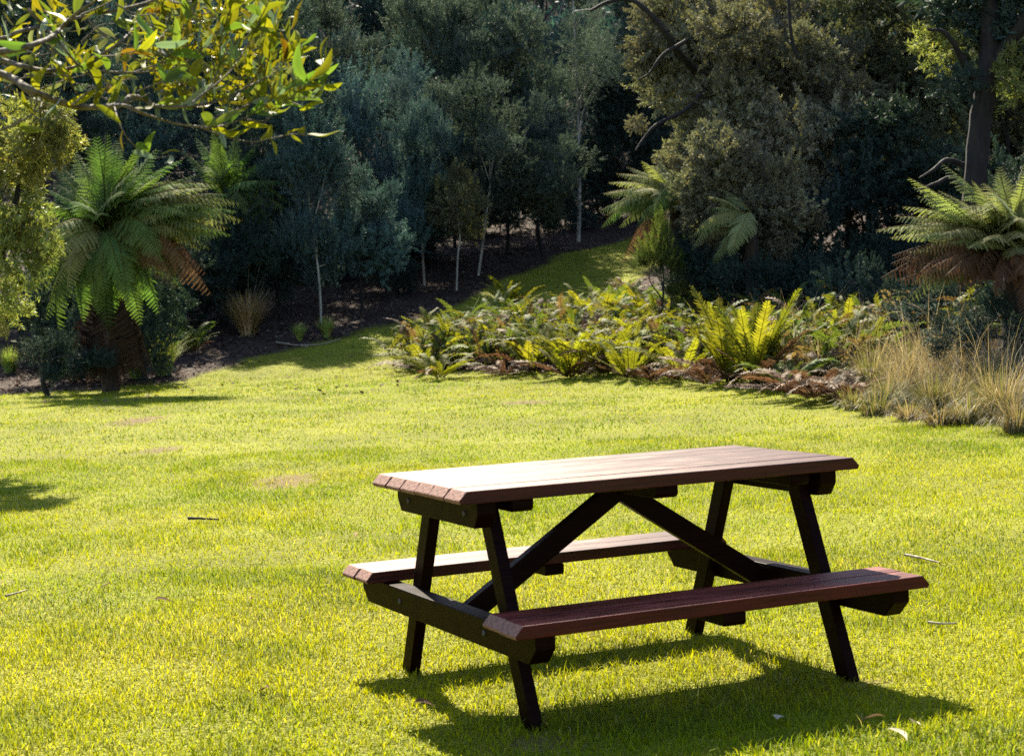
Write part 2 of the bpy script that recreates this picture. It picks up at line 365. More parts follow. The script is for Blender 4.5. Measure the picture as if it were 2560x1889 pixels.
# ------------------------------------------------------------------ grass blades
def blades(n, y0, y1, lmin, lmax, w, segs, rng, dens_pow=1.0, halfk=0.33, pad=0.8):
    y = y0 + (y1 - y0) * rng.random(n) ** dens_pow
    x = (rng.random(n) * 2 - 1) * (halfk * y + pad)
    keep = rng.random(n) < lawn_mask(x, y) * (1 - 0.7 * bare_mask(x, y))
    x, y = x[keep], y[keep]
    n = len(x); z = height(x, y)
    clump = fbm(x * 2.2, y * 2.2, 60); big = fbm(x * 0.55, y * 0.8, 61); dry = fbm(x * 1.3 + 40, y * 1.6, 62)
    ln = lmin + (lmax - lmin) * rng.random(n) * (0.7 + 0.75 * sstep(0.35, 0.75, clump))
    flat = sstep(0.62, 0.4, clump) * 0.6
    az = rng.random(n) * 2 * math.pi + 0.8 * big
    lean = (0.35 + 1.2 * rng.random(n)) + flat * 0.4
    ln *= np.where(rng.random(n) < 0.02, 1.7, 1.0)
    d = np.stack([np.cos(az), np.sin(az), np.zeros(n)], 1)
    tw = az + 1.57 + (rng.random(n) - 0.5) * 1.6
    s = np.stack([np.cos(tw), np.sin(tw), np.zeros(n)], 1)
    ww = w * (0.6 + 0.8 * rng.random(n))
    B = np.stack([x, y, z - 0.004], 1)
    green = np.array([0.16, 0.23, 0.004]); yel = np.array([0.33, 0.325, 0.006]); straw = np.array([0.42, 0.36, 0.12]); deep = np.array([0.075, 0.125, 0.022])
    u = np.clip(0.38 + .34 * sstep(8, 20, y) + (big - 0.5) * 1.6 + (rng.random(n) - 0.5) * 0.9, 0, 1)[:, None]
    c = yel * (1 - u) + green * u
    dk = (np.maximum(sstep(0.5, 0.75, clump), sstep(.55, .75, fbm(x * .9 + 9, y * .9, 66))) * 0.85 * rng.random(n))[:, None]
    c = c * (1 - dk) + deep * dk
    st = (rng.random(n) < 0.015 + 0.2 * sstep(0.52, 0.75, dry))[:, None]
    c = np.where(st, straw * (0.6 + 0.6 * rng.random((n, 1))), c) * (0.8 + 0.4 * rng.random((n, 1)))
    up = np.array([0, 0, 1.0])
    mid = B + up * (ln * 0.62 * np.cos(lean * 0.5))[:, None] + d * (ln * 0.62 * np.sin(lean * 0.5))[:, None]
    tip = mid + up * (ln * 0.5 * np.cos(lean * 1.25))[:, None] + d * (ln * 0.5 * np.sin(lean * 1.25))[:, None]
    if segs == 3:
        V = np.stack([B - s * ww[:, None] * .5, B + s * ww[:, None] * .5, mid + s * ww[:, None] * .42, mid - s * ww[:, None] * .42, tip], 1)
        k = np.arange(n)[:, None] * 5
        F = np.concatenate([k + [0, 1, 2], k + [0, 2, 3], k + [3, 2, 4]])
        return V.reshape(-1, 3), F, np.repeat(c, 5, 0)
    V = np.stack([B - s * ww[:, None] * .5, B + s * ww[:, None] * .5, tip], 1)
    return V.reshape(-1, 3), np.arange(n * 3).reshape(-1, 3), np.repeat(c, 3, 0)
def merge(parts):
    V, F, C, o = [], [], [], 0
    for v, f, c in parts:
        V.append(v); F.append(f + o); C.append(c); o += len(v)
    return np.concatenate(V), np.concatenate(F), np.concatenate(C)
gp = [blades(235000, 3.8, 9.0, 0.02, 0.044, 0.0036, 3, RNG, 1.0),
      blades(260000, 9.0, 16.0, 0.018, 0.045, 0.0065, 1, RNG, 0.9),
      blades(260000, 16.0, 33.0, 0.016, 0.04, 0.012, 1, RNG, 0.85),
      blades(40000, 33.0, 48.0, 0.03, 0.06, 0.024, 1, RNG, 1.0, 0.2, 1)]
V, F, C = merge(gp)
tag(add('grass', mesh_np('grass', V, F, M['grass'], C)), 'short sunlit yellow green lawn grass', 'grass', kind='stuff')

# leaf litter under the trees and in the bed
def litter(n, rng):
    y = 24 + 34 * rng.random(n) ** 1.2; x = (rng.random(n) * 2 - 1) * (0.36 * y + 1.5)
    k = rng.random(n) < (1 - lawn_mask(x, y)) * 0.97 + 0.03
    x, y = x[k], y[k]; n = len(x)
    z = height(x, y) + 0.01 + 0.03 * rng.random(n)
    a = rng.random(n) * 6.28; l = 0.05 + 0.07 * rng.random(n); tl = (rng.random((n, 1)) - 0.5) * 1.0
    d = np.stack([np.cos(a), np.sin(a), tl[:, 0]], 1) * l[:, None]; s = np.stack([-np.sin(a), np.cos(a), (rng.random(n) - .5)], 1) * (l * 0.24)[:, None]
    P = np.stack([x, y, z], 1)
    V = np.stack([P - d * .5, P + s, P + d * .5, P - s], 1).reshape(-1, 3)
    c = np.array([[0.085, 0.05, 0.038], [0.12, 0.08, 0.06], [0.19, 0.145, 0.115], [0.055, 0.033, 0.026]])[rng.choice(4, n, p=[.4, .25, .1, .25])] * (0.6 + .7 * rng.random((n, 1)))
    return V, np.arange(n * 4).reshape(-1, 4), np.repeat(c, 4, 0)
V, F, C = litter(75000, RNG)
tag(add('leaf_litter', mesh_np('leaf_litter', V, F, M['litter'], C)), 'brown fallen leaves covering the shaded bank under the trees', 'leaf litter', kind='stuff')

# ------------------------------------------------------------------ picnic table
def box_verts(x0, x1, y0, y1, z0, z1):
    return [(x0, y0, z0), (x1, y0, z0), (x1, y1, z0), (x0, y1, z0), (x0, y0, z1), (x1, y0, z1), (x1, y1, z1), (x0, y1, z1)]
def prism(name, prof, half, axis_, mat, bev=0.004, endmat=None):
    """solid: outline prof (list of 2d points) pushed along the third axis by +-half, edges eased"""
    import bmesh
    bm = bmesh.new(); n = len(prof); lo, hi = [], []
    for (u, v) in prof:
        for sgn, lst in ((-half, lo), (half, hi)):
            co = {'x': (sgn, u, v), 'y': (u, sgn, v), 'z': (u, v, sgn)}[axis_]
            lst.append(bm.verts.new(co))
    bm.faces.new(lo); bm.faces.new(hi[::-1])
    for i in range(n):
        j = (i + 1) % n
        bm.faces.new((lo[i], hi[i], hi[j], lo[j]))
    bmesh.ops.recalc_face_normals(bm, faces=bm.faces)
    bmesh.ops.bevel(bm, geom=bm.edges[:], offset=bev, segments=2, affect='EDGES', profile=0.6)
    me = bpy.data.meshes.new(name); bm.to_mesh(me); bm.free()
    me.materials.append(mat)
    if endmat:
        me.materials.append(endmat)
        for p_ in me.polygons:
            if abs(p_.normal.x) > 0.5 and abs(p_.center.x) > 0.5 * 1.2:
                p_.material_index = 1
    for p_ in me.polygons:
        p_.use_smooth = p_.area < 0.0015 and not (endmat and p_.material_index)
    return me
TX, TY, YAW = 0.3548, 6.1035, 0.4433
table = thing('picnic_table', (TX, TY, 0), 'red brown wooden picnic table with attached benches on the lawn', 'picnic table')
table.rotation_euler = (0, 0, YAW)
TH, TK = 0.75, 0.042
TL2, BL2 = 0.7725, 0.77       # half lengths
def plank(name, half, w, b, ztop, mat, jit):
    c_, w2, t = 0.028, w / 2 - 0.0028, TK
    # outline along the length: square underneath, ends cut off slantwise on the upper side
    prof = [(-half + 0.006, -t), (half - 0.006, -t), (half, -t + 0.012), (half - c_, 0), (-half + c_, 0), (-half, -t + 0.012)]
    me = prism(name, prof, w2, 'y', mat, 0.0035, M['endgrain'])
    o = add(name, me, table, (jit, b, ztop))
    return o
pw = 0.773 / 6
for i in range(6):
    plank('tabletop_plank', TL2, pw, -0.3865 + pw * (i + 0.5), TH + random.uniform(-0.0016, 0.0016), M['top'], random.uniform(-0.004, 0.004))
for sgn in (-1, 1):
    for i in range(2):
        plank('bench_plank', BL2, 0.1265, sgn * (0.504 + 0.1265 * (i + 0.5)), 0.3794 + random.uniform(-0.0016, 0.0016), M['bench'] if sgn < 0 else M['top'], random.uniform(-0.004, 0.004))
def bearer(name, a, thick, half, z0, z1, cut, cutz):
    prof = [(-half + cut, z0), (half - cut, z0), (half, z0 + cutz), (half, z1), (-half, z1), (-half, z0 + cutz)]
    return add(name, prism(name, prof, thick / 2, 'x', M['frame'], 0.004), table, (a, 0, 0))
zt = TH - TK - 0.0015; zs = 0.3794 - TK - 0.0015
for sgn in (-1, 1):
    bearer('top_bearer', sgn * 0.662, 0.068, 0.345, zt - 0.088, zt, 0.03, 0.045)
    bearer('seat_bearer', sgn * 0.662, 0.068, 0.735, zs - 0.092, zs, 0.05, 0.05)
for a in (-0.538, 0.0, 0.538):
    bearer('top_cleat', a, 0.075 if a else 0.085, 0.355, zt - 0.042, zt, 0.012, 0.012)
for sgn in (-1, 1):
    prof = [(-0.115, zs - 0.042), (0.115, zs - 0.042), (0.122, zs - 0.03), (0.122, zs), (-0.122, zs), (-0.122, zs - 0.03)]
    add('bench_cleat', prism('bench_cleat', prof, 0.04, 'x', M['frame'], 0.004), table, (0, sgn * 0.63, 0))
leg_prof = lambda s_: [(s_ * 0.534 - 0.038, -0.06), (s_ * 0.534 + 0.038, -0.06), (s_ * 0.215 + 0.038, zt - 0.002), (s_ * 0.215 - 0.038, zt - 0.002)]
for a in (-1, 1):
    for b in (-1, 1):
        lg = prism('leg', leg_prof(b), 0.021, 'x', M['frame'], 0.004)
        add('leg', lg, table, (a * 0.6055, 0, 0))
for sgn in (-1, 1):
    p0 = np.array([sgn * 0.02, zt - 0.045]); p1 = np.array([sgn * 0.625, zs - 0.06])
    d = (p1 - p0) / np.linalg.norm(p1 - p0); n_ = np.array([-d[1], d[0]]) * 0.036
    prof = [tuple(p0 - n_), tuple(p1 - n_), tuple(p1 + n_), tuple(p0 + n_)]
    add('brace', prism('brace', prof, 0.021, 'y', M['frame'], 0.004), table, (0, sgn * 0.0225, 0))
# coach bolts through bearer and leg
import bmesh
def bolt_mesh():
    bm = bmesh.new(); bmesh.ops.create_uvsphere(bm, u_segments=10, v_segments=6, radius=0.011)
    bmesh.ops.scale(bm, vec=(0.5, 1, 1), verts=bm.verts)
    me = bpy.data.meshes.new('bolt_head'); bm.to_mesh(me); bm.free(); me.materials.append(M['bolt']); return me
bmesh_ = bolt_mesh()
for a in (-1, 1):
    for b in (-1, 1):
        for z, bb in ((zt - 0.045, 0.24), (zs - 0.046, 0.362)):
            add('bolt_head', bmesh_, table, (a * 0.6965, b * bb, z))

# ------------------------------------------------------------------ fern fronds
def tree_fern_frond(seed, arch, npin=26, width=0.2, K=9, drop=0.35):
    """unit-long feathery frond: base at 0, tip at (1,0,0), arching towards +z; twice divided"""
    rng = np.random.default_rng(seed)
    t = np.linspace(0, 1, 60)
    curve = lambda t: np.stack([t, 0.03 * np.sin(t * 3 + seed), arch * (4 * t * (1 - t)) * (1.15 - 0.3 * t)], -1)
    R = curve(np.linspace(0, 1, 14))
    V, F = tube_np(R, np.linspace(0.008, 0.0016, 14), 4)
    Vs, Fs, Cs = [V], [np.concatenate([F[:, [0, 1, 2]], F[:, [0, 2, 3]]])], [np.tile([0.8, 0.6, 0.3], (len(V), 1))]
    off = len(V)
    for i in range(npin):
        u = 0.1 + 0.9 * (i / npin) ** 0.93
        p = curve(np.array([u]))[0]; tg = norm((curve(np.array([u + .01])) - curve(np.array([u - .01])))[0])
        nrm = norm(np.cross(tg, [0, 1, 0])) * -1
        if nrm[2] < 0: nrm = -nrm
        prof = (min(1, u / 0.35) ** 0.7) * (1 - u) ** 0.62 * 1.25 + 0.03
        for sd in (-1, 1):
            L = width * prof * (0.85 + 0.3 * rng.random())
            side = np.array([0, sd, 0.0]); dr = norm(side * 0.88 + tg * (0.42 + 0.25 * u) - nrm * (drop * (0.5 + rng.random())))
            lat = norm(np.cross(nrm, dr)); dn = -nrm
            k = np.arange(K); f0 = 0.04 + k / K * 0.96; f1 = f0 + 0.92 / K
            sag = lambda f: np.outer(f ** 2, dn) * L * drop * 0.6
            a0 = p + np.outer(f0, dr) * L + sag(f0); a1 = p + np.outer(f1, dr) * L + sag(f1)
            wlen = L * 0.24 * (1 - f0 * 0.75) * (0.8 + 0.4 * rng.random(K))
            for s2 in (-1, 1):
                tip = a1 + lat * (s2 * wlen)[:, None] + dn * (wlen * 0.35)[:, None]
                tri = np.stack([a0, a1, tip], 1).reshape(-1, 3)
                Vs.append(tri); Fs.append(np.arange(off, off + 3 * K).reshape(-1, 3)); off += 3 * K
                Cs.append(np.tile(np.array([1, 1, 1]) * (0.8 + 0.4 * rng.random()), (3 * K, 1)))
    return np.concatenate(Vs), np.concatenate(Fs), np.concatenate(Cs)
def bed_fern_frond(seed, arch, npin=26, width=0.13):
    """unit-long lance shaped frond, once divided into narrow leaflets"""
    rng = np.random.default_rng(seed)
    curve = lambda t: np.stack([t, 0.05 * np.sin(t * 2.5 + seed), arch * (4 * t * (1 - t)) * (0.7 + 0.5 * t)], -1)
    V, F = tube_np(curve(np.linspace(0, 1, 8)), np.linspace(0.009, 0.003, 8), 3)
    Vs, Fs, Cs = [V], [np.concatenate([F[:, [0, 1, 2]], F[:, [0, 2, 3]]])], [np.tile([0.6, 0.5, 0.3], (len(V), 1))]; off = len(V)
    for i in range(npin):
        u = 0.12 + 0.87 * i / npin
        p = curve(np.array([u]))[0]; tg = norm((curve(np.array([u + .01])) - curve(np.array([u - .01])))[0]); nrm = norm(np.cross(tg, [0, 1, 0])); nrm = nrm if nrm[2] > 0 else -nrm
        prof = min(1, (u / 0.4)) ** 0.8 * (1 - u) ** 0.5 * 1.2 + 0.05
        for sd in (-1, 1):
            L = width * prof * (0.85 + 0.3 * rng.random()); dr = norm(np.array([0, sd, 0]) + tg * 0.55 + nrm * (rng.random() * 0.5 - 0.15))
            w = 0.46 / npin
            b0, b1 = p - tg * w * .9, p + tg * w * .9
            md0 = p + dr * L * .55 - tg * w * .75; md1 = p + dr * L * .55 + tg * w * .75; tip = p + dr * L + tg * L * .15 - nrm * L * .12
            Vs.append(np.array([b0, b1, md1, md0, tip])); Fs.append(np.array([[0, 1, 2], [0, 2, 3], [3, 2, 4]]) + off); off += 5
            Cs.append(np.tile(np.ones(3) * (0.75 + 0.5 * rng.random()) * (0.9 + 0.3 * u), (5, 1)))
    return np.concatenate(Vs), np.concatenate(Fs), np.concatenate(Cs)
FR = {}
M['husk'] = leaf_mat('old_dead_frond', (0.05, 0.03, 0.021), trans=0.15, tcol=(1.2, 1.0, 0.8), vary=0.4, hue=0.01)
for key, mat in (('fern', 'fern'), ('pale', 'fernlight'), ('dead', 'dead'), ('husk', 'husk')):
    FR[key] = []
    for k, (ar, dr) in enumerate(((0.06, 0.25), (0.11, 0.35), (0.16, 0.4), (0.22, 0.45), (0.3, 0.5))):
        if key in ('dead', 'husk'): dr += 0.5
        v, f, c = tree_fern_frond(10 + k, ar, drop=dr, width=0.2 if key != 'dead' else 0.17)
        FR[key].append(mesh_np('frond', v, f, M[mat], c))
for key, mat in (('yellow', 'bedfern'), ('green', 'bedgreen'), ('brown', 'dead')):
    FR[key] = []
    for k, ar in enumerate((0.04, 0.09, 0.15, 0.22)):
        v, f, c = bed_fern_frond(30 + k, ar, width=0.125 if key != 'brown' else 0.12)
        FR[key].append(mesh_np('frond', v, f, M[mat], c))
def place_frond(root, base, tip, key, var, twist=0.0, name='frond', zh=(0, 0, 1)):
    base, tip = np.asarray(base, float), np.asarray(tip, float)
    d = tip - base; q = quat_from(d, zh) @ Quaternion((1, 0, 0), twist)
    return add(name, FR[key][var % len(FR[key])], root, base - np.array(root.location), q, float(np.linalg.norm(d)))
def tree_fern(label, cx, cy, D, tips, Lm, trunk_r=0.14, name='tree_fern', seed=1, skirt=0, extra=1):
    """crown centre (cx, cy) at distance D; tips: (px, py, kind, side) - side -1 towards us, +1 away"""
    rr = random.Random(seed)
    c = at(cx, cy, D); g = hz(c[0], c[1])
    root = thing(name, (c[0], c[1], g), label, 'tree fern')
    P = np.stack([np.zeros(9), np.zeros(9), np.linspace(-0.3, c[2] - g, 9)], 1)
    V, F = tube_np(P, trunk_r * (1.15 - 0.25 * np.linspace(0, 1, 9)), 14, 0.35, seed)
    add('trunk', mesh_np('trunk', V, F, M['fibre']), root)
    for k, tp in enumerate(tips):
        px, py, key, side = tp[:4]
        p = at(px, py, D); dv = p - c; plan = math.hypot(dv[0], dv[2])
        L = max(Lm * rr.uniform(0.9, 1.1), plan * 1.03)
        dy = math.sqrt(max(0.0, L * L - plan * plan)) * side
        tip = at(px, py, D + dy)
        b = c + np.array([rr.uniform(-.05, .05), rr.uniform(-.05, .05), rr.uniform(-.08, .05)])
        up = (tip - b)[2] / np.linalg.norm(tip - b)
        var = 0 if up > 0.5 else (1 if up > -0.15 else 2)
        if key == 'dead' and up < -0.3: var = 2
        place_frond(root, b, tip, key, var + rr.choice((0, 0, 1)), rr.uniform(-0.35, 0.35), zh=(0, -0.25, 1))
        for _ in range(extra):
            t2 = tip + np.array([rr.uniform(-.16, .16), rr.uniform(-.4, .3), rr.uniform(-.16, .14)]) * Lm
            t2 = b + norm(t2 - b) * np.linalg.norm(tip - b) * rr.uniform(.7, 1.0)
            place_frond(root, b, t2, key, var + rr.choice((0, 0, 1)), rr.uniform(-0.4, 0.4), zh=(0, -0.25, 1))
    for k in range(skirt):          # hanging dead fronds around the trunk
        a = rr.uniform(math.pi * 0.9, math.pi * 2.1); r = rr.uniform(0.15, 0.75)
        b = c + np.array([math.cos(a) * 0.12, math.sin(a) * 0.12, -(c[2] - g) * rr.uniform(0.25, 0.6)])
        tip = np.array([c[0] + math.cos(a) * r, c[1] + math.sin(a) * r, 0]); tip[2] = hz(tip[0], tip[1]) + rr.uniform(0.03, 0.5)
        place_frond(root, b, tip, 'husk', rr.choice((0, 1, 1, 2)), rr.uniform(-1.5, 1.5), name='dead_frond')
    return root
G, Pp, Dd = 'fern', 'pale', 'dead'
tree_fern('large green tree fern behind the lawn beside the leafy shrub, brown skirt of dead fronds', 228, 505, 27.2,
          [(165, 325, G, .6), (200, 300, G, 1), (236, 292, G, -.4), (262, 305, G, .8), (300, 318, G, -.6), (345, 325, G, .5), (398, 348, G, -.5), (436, 384, G, .6),
           (500, 428, G, -.5), (516, 464, G, -.8), (472, 520, Pp, -1), (410, 470, G, -1), (350, 430, G, -1), (430, 430, G, .8), (130, 360, G, .7), (95, 410, G, -.5), (60, 455, G, -.7), (85, 520, Pp, -1), (40, 540, G, .5),
           (398, 632, G, -1), (288, 672, G, -1), (350, 575, G, -1), (210, 690, G, -1), (150, 640, Pp, -1), (120, 570, Pp, -1), (60, 640, G, -1), (95, 700, G, -.8),
           (452, 602, Dd, -.6), (462, 648, Dd, -.8), (420, 560, Dd, .3), (180, 715, G, -.9), (240, 735, G, -1), (305, 715, G, -.9), (130, 735, G, -.8), (345, 690, G, -.7), (225, 650, G, -1), (440, 500, Pp, -.6), (495, 490, Pp, -.4), (505, 440, Pp, -.2), (528, 448, Pp, -.1), (530, 485, Pp, -.3), (480, 405, Pp, -.3), (505, 515, G, -.3), (460, 545, Pp, -.5), (420, 450, Pp, -.7), (400, 510, Pp, -.8), (380, 400, G, -.5), (460, 410, G, -.3), (150, 440, G, -1), (260, 420, G, -1), (310, 380, G, -1), (190, 400, G, 1), (330, 470, G, .6)],  # pale fronds on this side paint the light they catch
          1.55, 0.12, seed=3, skirt=36, extra=2)
tree_fern('dark tree fern in deep shade behind the larger one', 490, 425, 35.0,
          [(430, 300, G, .5), (470, 285, G, -.6), (520, 295, G, .7), (560, 318, G, -.5), (600, 350, G, .5), (620, 400, G, -.7), (560, 400, G, -1), (440, 360, G, -1), (400, 330, G, .6), (520, 350, G, -1),
           (590, 455, G, -.8), (610, 520, G, -.6), (560, 560, G, -.9), (480, 560, G, -1), (540, 470, G, -1), (640, 450, G, .4)],
          1.3, 0.08, seed=5)
tree_fern('pale tree fern reaching over the grassy slope beneath the tall bushy tree', 1475, 430, 30.5,
          [(1345, 378, Pp, -.6), (1316, 424, Pp, -.7), (1308, 460, Pp, -.5), (1312, 499, G, -.7), (1370, 364, Pp, .4), (1400, 352, Pp, -.6), (1440, 350, Pp, .5), (1330, 400, Pp, .6), (1325, 480, Pp, .5), (1390, 500, G, -1),
           (1356, 580, Dd, -.3), (1430, 470, G, -1), (1380, 420, Pp, -1)],
          1.35, 0.12, seed=8)
tree_fern('small tree fern low under the bushy tree, bluish fronds pointing down', 1640, 470, 29.0,
          [(1512, 548, Pp, -.6), (1508, 520, Pp, -.7), (1545, 430, Pp, -.5), (1575, 412, Pp, .5), (1525, 490, Pp, .5), (1555, 575, Pp, -.6), (1540, 460, Pp, .4), (1590, 560, Pp, -1)],
          1.2, 0.11, seed=11)
tree_fern('sunlit pale tree fern with brown dying fronds above the dry grass', 2215, 560, 19.0,
          [(1912, 503, Pp, -.4), (1955, 470, Pp, .3), (1985, 388, Pp, -.4), (2003, 425, Pp, -.8), (2062, 356, Pp, .3), (2040, 420, Pp, -1), (2130, 398, Pp, -.8), (2188, 362, Pp, .3), (2236, 378, Pp, -.5), (2290, 400, Pp, .5), (2330, 460, Pp, -.5), (2160, 420, Pp, -1), (2100, 450, Pp, -1),
           (1948, 560, Dd, -.6), (1924, 606, Dd, -.5), (1965, 590, Dd, -.8), (2010, 600, Dd, -1), (2060, 600, Dd, -1), (1985, 520, Pp, -.9), (1980, 662, Pp, -.5), (2110, 640, Dd, -1), (2170, 640, Dd, -1), (2230, 600, Dd, -1), (2050, 510, Pp, -1), (2150, 520, Pp, -1), (2220, 480, Pp, -1), (2330, 560, Pp, -.7), (2380, 520, Pp, .4), (2240, 700, Dd, -1), (2000, 480, Pp, .8), (1945, 520, Pp, .6)],
          1.25, 0.13, seed=14, skirt=6, extra=2)

# ------------------------------------------------------------------ fern bed
def bed_fern(px, py, size, key, n, label, spread=0.5, seed=0, brown=0):
    rr = random.Random(seed * 13 + int(px))
    g = hit(px, py)
    root = thing('fern', g, label, 'fern', 'ferns in the bed beside the lawn')
    a0 = rr.random() * 6.28
    for k in range(n):
        a = a0 + k * 2.399 + rr.uniform(-.3, .3); el = rr.uniform(0.3, 1.0) * (1 - spread) * 1.35 + rr.uniform(0.1, 0.5)
        el = min(el, 1.45); L = size * rr.uniform(0.65, 1.12)
        d = np.array([math.cos(a) * math.cos(el), math.sin(a) * math.cos(el), math.sin(el)])
        if key == 'brown': d[2] *= 0.55
        kk = key if k >= brown else 'brown'
        if kk == 'brown' and key != 'brown': d[2] *= 0.25
        b = g + np.array([math.cos(a) * .04, math.sin(a) * .04, 0.02])
        place_frond(root, b, b + norm(d) * L, kk, rr.randrange(4) if el < 1.0 else rr.randrange(2), rr.uniform(-.6, .6))
    return root
BF = [  # px, py, size, kind, fronds, spread, brown fronds, label
 (120, 806, .8, 'green', 11, .5, 2, 'green fern at the foot of the large tree fern near the frame edge'),
 (205, 812, .75, 'green', 11, .6, 3, 'green fern straight in front of the large tree fern trunk'),
 (420, 770, .7, 'green', 10, .5, 2, 'green fern on the shaded bank right of the two tussocks'),
 (935, 812, .85, 'yellow', 15, .75, 3, 'spreading yellow green fern at the tip of the fern bed'),
 (985, 792, .95, 'yellow', 12, .35, 1, 'upright yellow fern just behind the tip of the bed'),
 (1040, 800, .75, 'green', 12, .7, 2, 'dull green fern with arching fronds near the tip of the bed'),
 (1100, 822, .6, 'brown', 14, .8, 0, 'low rusty brown dead fern on the front edge of the bed'),
 (1165, 812, .8, 'yellow', 13, .5, 3, 'yellow green fern over dark hollow on the bed front'),
 (1245, 826, .95, 'yellow', 14, .4, 3, 'tall yellow green fern midway along the bed front'),
 (1320, 818, .95, 'yellow', 13, .35, 2, 'bright upright fern right of the midway tall fern'),
 (1378, 828, .8, 'yellow', 11, .5, 3, 'yellow green fern next to the orange dead tuft'),
 (1428, 836, .42, 'brown', 16, .4, 0, 'small orange brown dead fern tuft on the lawn edge'),
 (1490, 832, .8, 'yellow', 12, .5, 5, 'half brown fern between orange tuft and brightest fern'),
 (1545, 842, .75, 'brown', 12, .7, 0, 'brown withered fern left of the brightest fern'),
 (1600, 838, 1.1, 'yellow', 15, .18, 2, 'brightest tall yellow fern with upright fronds'),
 (1655, 846, 1.05, 'yellow', 14, .22, 3, 'second bright yellow fern beside the brightest one'),
 (1715, 858, .7, 'green', 10, .6, 4, 'dark green fern low in front of the dry grass'),
 (1775, 872, .85, 'brown', 16, .7, 0, 'large brown collapsed fern under the dry grass'),
 (1850, 880, .8, 'brown', 14, .75, 0, 'brown collapsed fern nearest the dry grass corner'),
 (1830, 800, .85, 'yellow', 7, .2, 0, 'slender yellow green fern standing in the dry grass'),
 (1010, 735, .7, 'green', 9, .4, 3, 'greyish fern behind the upright yellow fern'),
 (1075, 752, .8, 'green', 12, .7, 3, 'dull arching fern in the middle of the bed'),
 (1140, 745, .8, 'yellow', 12, .5, 3, 'olive yellow fern in front of the pinkish dead fern'),
 (1185, 712, .75, 'brown', 16, .6, 0, 'pinkish brown dead fern high in the bed'),
 (1240, 745, .85, 'green', 12, .5, 2, 'green fern in the second row of the bed'),
 (1310, 735, .9, 'yellow', 12, .4, 3, 'pale yellow green fern in the second row'),
 (1380, 742, .8, 'yellow', 11, .5, 5, 'fern with many brown fronds in the second row'),
 (1450, 752, .85, 'yellow', 12, .4, 2, 'yellow fern behind the half brown fern'),
 (1525, 762, .8, 'yellow', 11, .45, 4, 'yellow fern with brown lower fronds behind the withered one'),
 (1110, 672, .7, 'yellow', 12, .3, 0, 'upright fern at the back of the bed by the slope'),
 (1330, 678, .7, 'green', 11, .5, 4, 'dim green fern in the back row'),
 (1405, 690, .7, 'green', 12, .5, 2, 'green fern in the back row below small conifer'),
 (1480, 700, .8, 'green', 12, .45, 2, 'leafy green fern below the pale tree fern'),
 (1560, 720, .8, 'green', 12, .45, 1, 'green fern in shade behind the brightest fern'),
 (1640, 740, .75, 'green', 10, .5, 3, 'shaded fern beneath the bushy tree edge'),
 (962, 828, .6, 'yellow', 12, .85, 1, 'low outspread fern fronds lying over the lawn at the bed tip'),
 (1068, 785, .85, 'yellow', 12, .45, 2, 'olive fern behind the rusty dead fern'),
 (1205, 790, .85, 'green', 12, .5, 3, 'green fern left of the midway tall fern'),
 (1282, 785, .9, 'yellow', 13, .4, 2, 'yellow fern squeezed between the two midway ferns'),
 (1350, 780, .85, 'yellow', 12, .45, 4, 'yellow fern behind the fern next to the orange tuft'),
 (1415, 785, .9, 'yellow', 12, .4, 2, 'tall fern straight behind the orange dead tuft'),
 (1475, 795, .8, 'brown', 12, .5, 0, 'brown fern standing behind the half brown fern'),
 (1560, 800, .95, 'yellow', 13, .3, 2, 'yellow fern close behind the brightest fern'),
 (1625, 808, 1.0, 'yellow', 12, .25, 2, 'yellow fern between the two brightest ferns'),
 (1700, 815, .85, 'green', 11, .4, 3, 'green fern behind the second bright fern'),
 (1100, 710, .75, 'green', 12, .5, 2, 'green fern left of the pinkish dead fern'),
 (1285, 705, .8, 'yellow', 12, .4, 2, 'yellowish fern right of the pinkish dead fern'),
 (1360, 705, .8, 'green', 12, .4, 2, 'green fern in the back row above the brown frond fern'),
 (1430, 715, .8, 'yellow', 12, .4, 2, 'yellowish fern in the back row under the pale tree fern'),
 (1530, 725, .85, 'green', 12, .4, 2, 'green fern in the back row under the little tree fern'),
 (1370, 640, .6, 'brown', 12, .5, 0, 'russet dead fern at the foot of the conifer'),
]
for k, (px, py, s_, key, n, spd, br, lab) in enumerate(BF):
    bed_fern(px, py, s_ * (1.15 if key != 'brown' else .95), key, int(n * 2.1), lab, spd if spd < .3 else min(.9, spd + .15), k, int(br * 2.1))

def undergrowth(rng, n):
    Fm = [bed_fern_frond(60 + k, .12 + .08 * k, npin=14, width=.13) for k in range(4)]
    parts = []
    while len(parts) < n:
        x = rng.uniform(-2.3, 7.0); y = rng.uniform(21, 34)
        sd = float(segdist(np.array([x]), np.array([y]), BED)[0]); sb = float(segdist(np.array([x]), np.array([y]), BACK)[0])
        if not (0.05 < sd < 3.6 and -sb > .1): continue
        z = hz(x, y); a = rng.random() * 6.283; el = rng.uniform(-.05, 1.0); L = rng.uniform(.3, .8)
        q = quat_from((math.cos(a) * math.cos(el), math.sin(a) * math.cos(el), math.sin(el))) @ Quaternion((1, 0, 0), rng.uniform(-1, 1))
        v, f, c = Fm[rng.integers(4)]
        v = v @ np.array(q.to_matrix()).T * L + np.array([x, y, z + rng.uniform(0, .35)])
        col = [(.12, .075, .05), (.075, .045, .03), (.16, .11, .07), (.11, .11, .025), (.07, .095, .022)][rng.choice(5, p=[.12, .1, .06, .37, .35])]
        parts.append((v, f, c * np.array(col)))
    return merge(parts)
V, F, C = undergrowth(np.random.default_rng(4), 2500)
tag(add('undergrowth', mesh_np('undergrowth', V, F, M['under'], C)), 'tangle of dead fronds and low leaves covering the soil of the fern bed', 'undergrowth', kind='stuff')

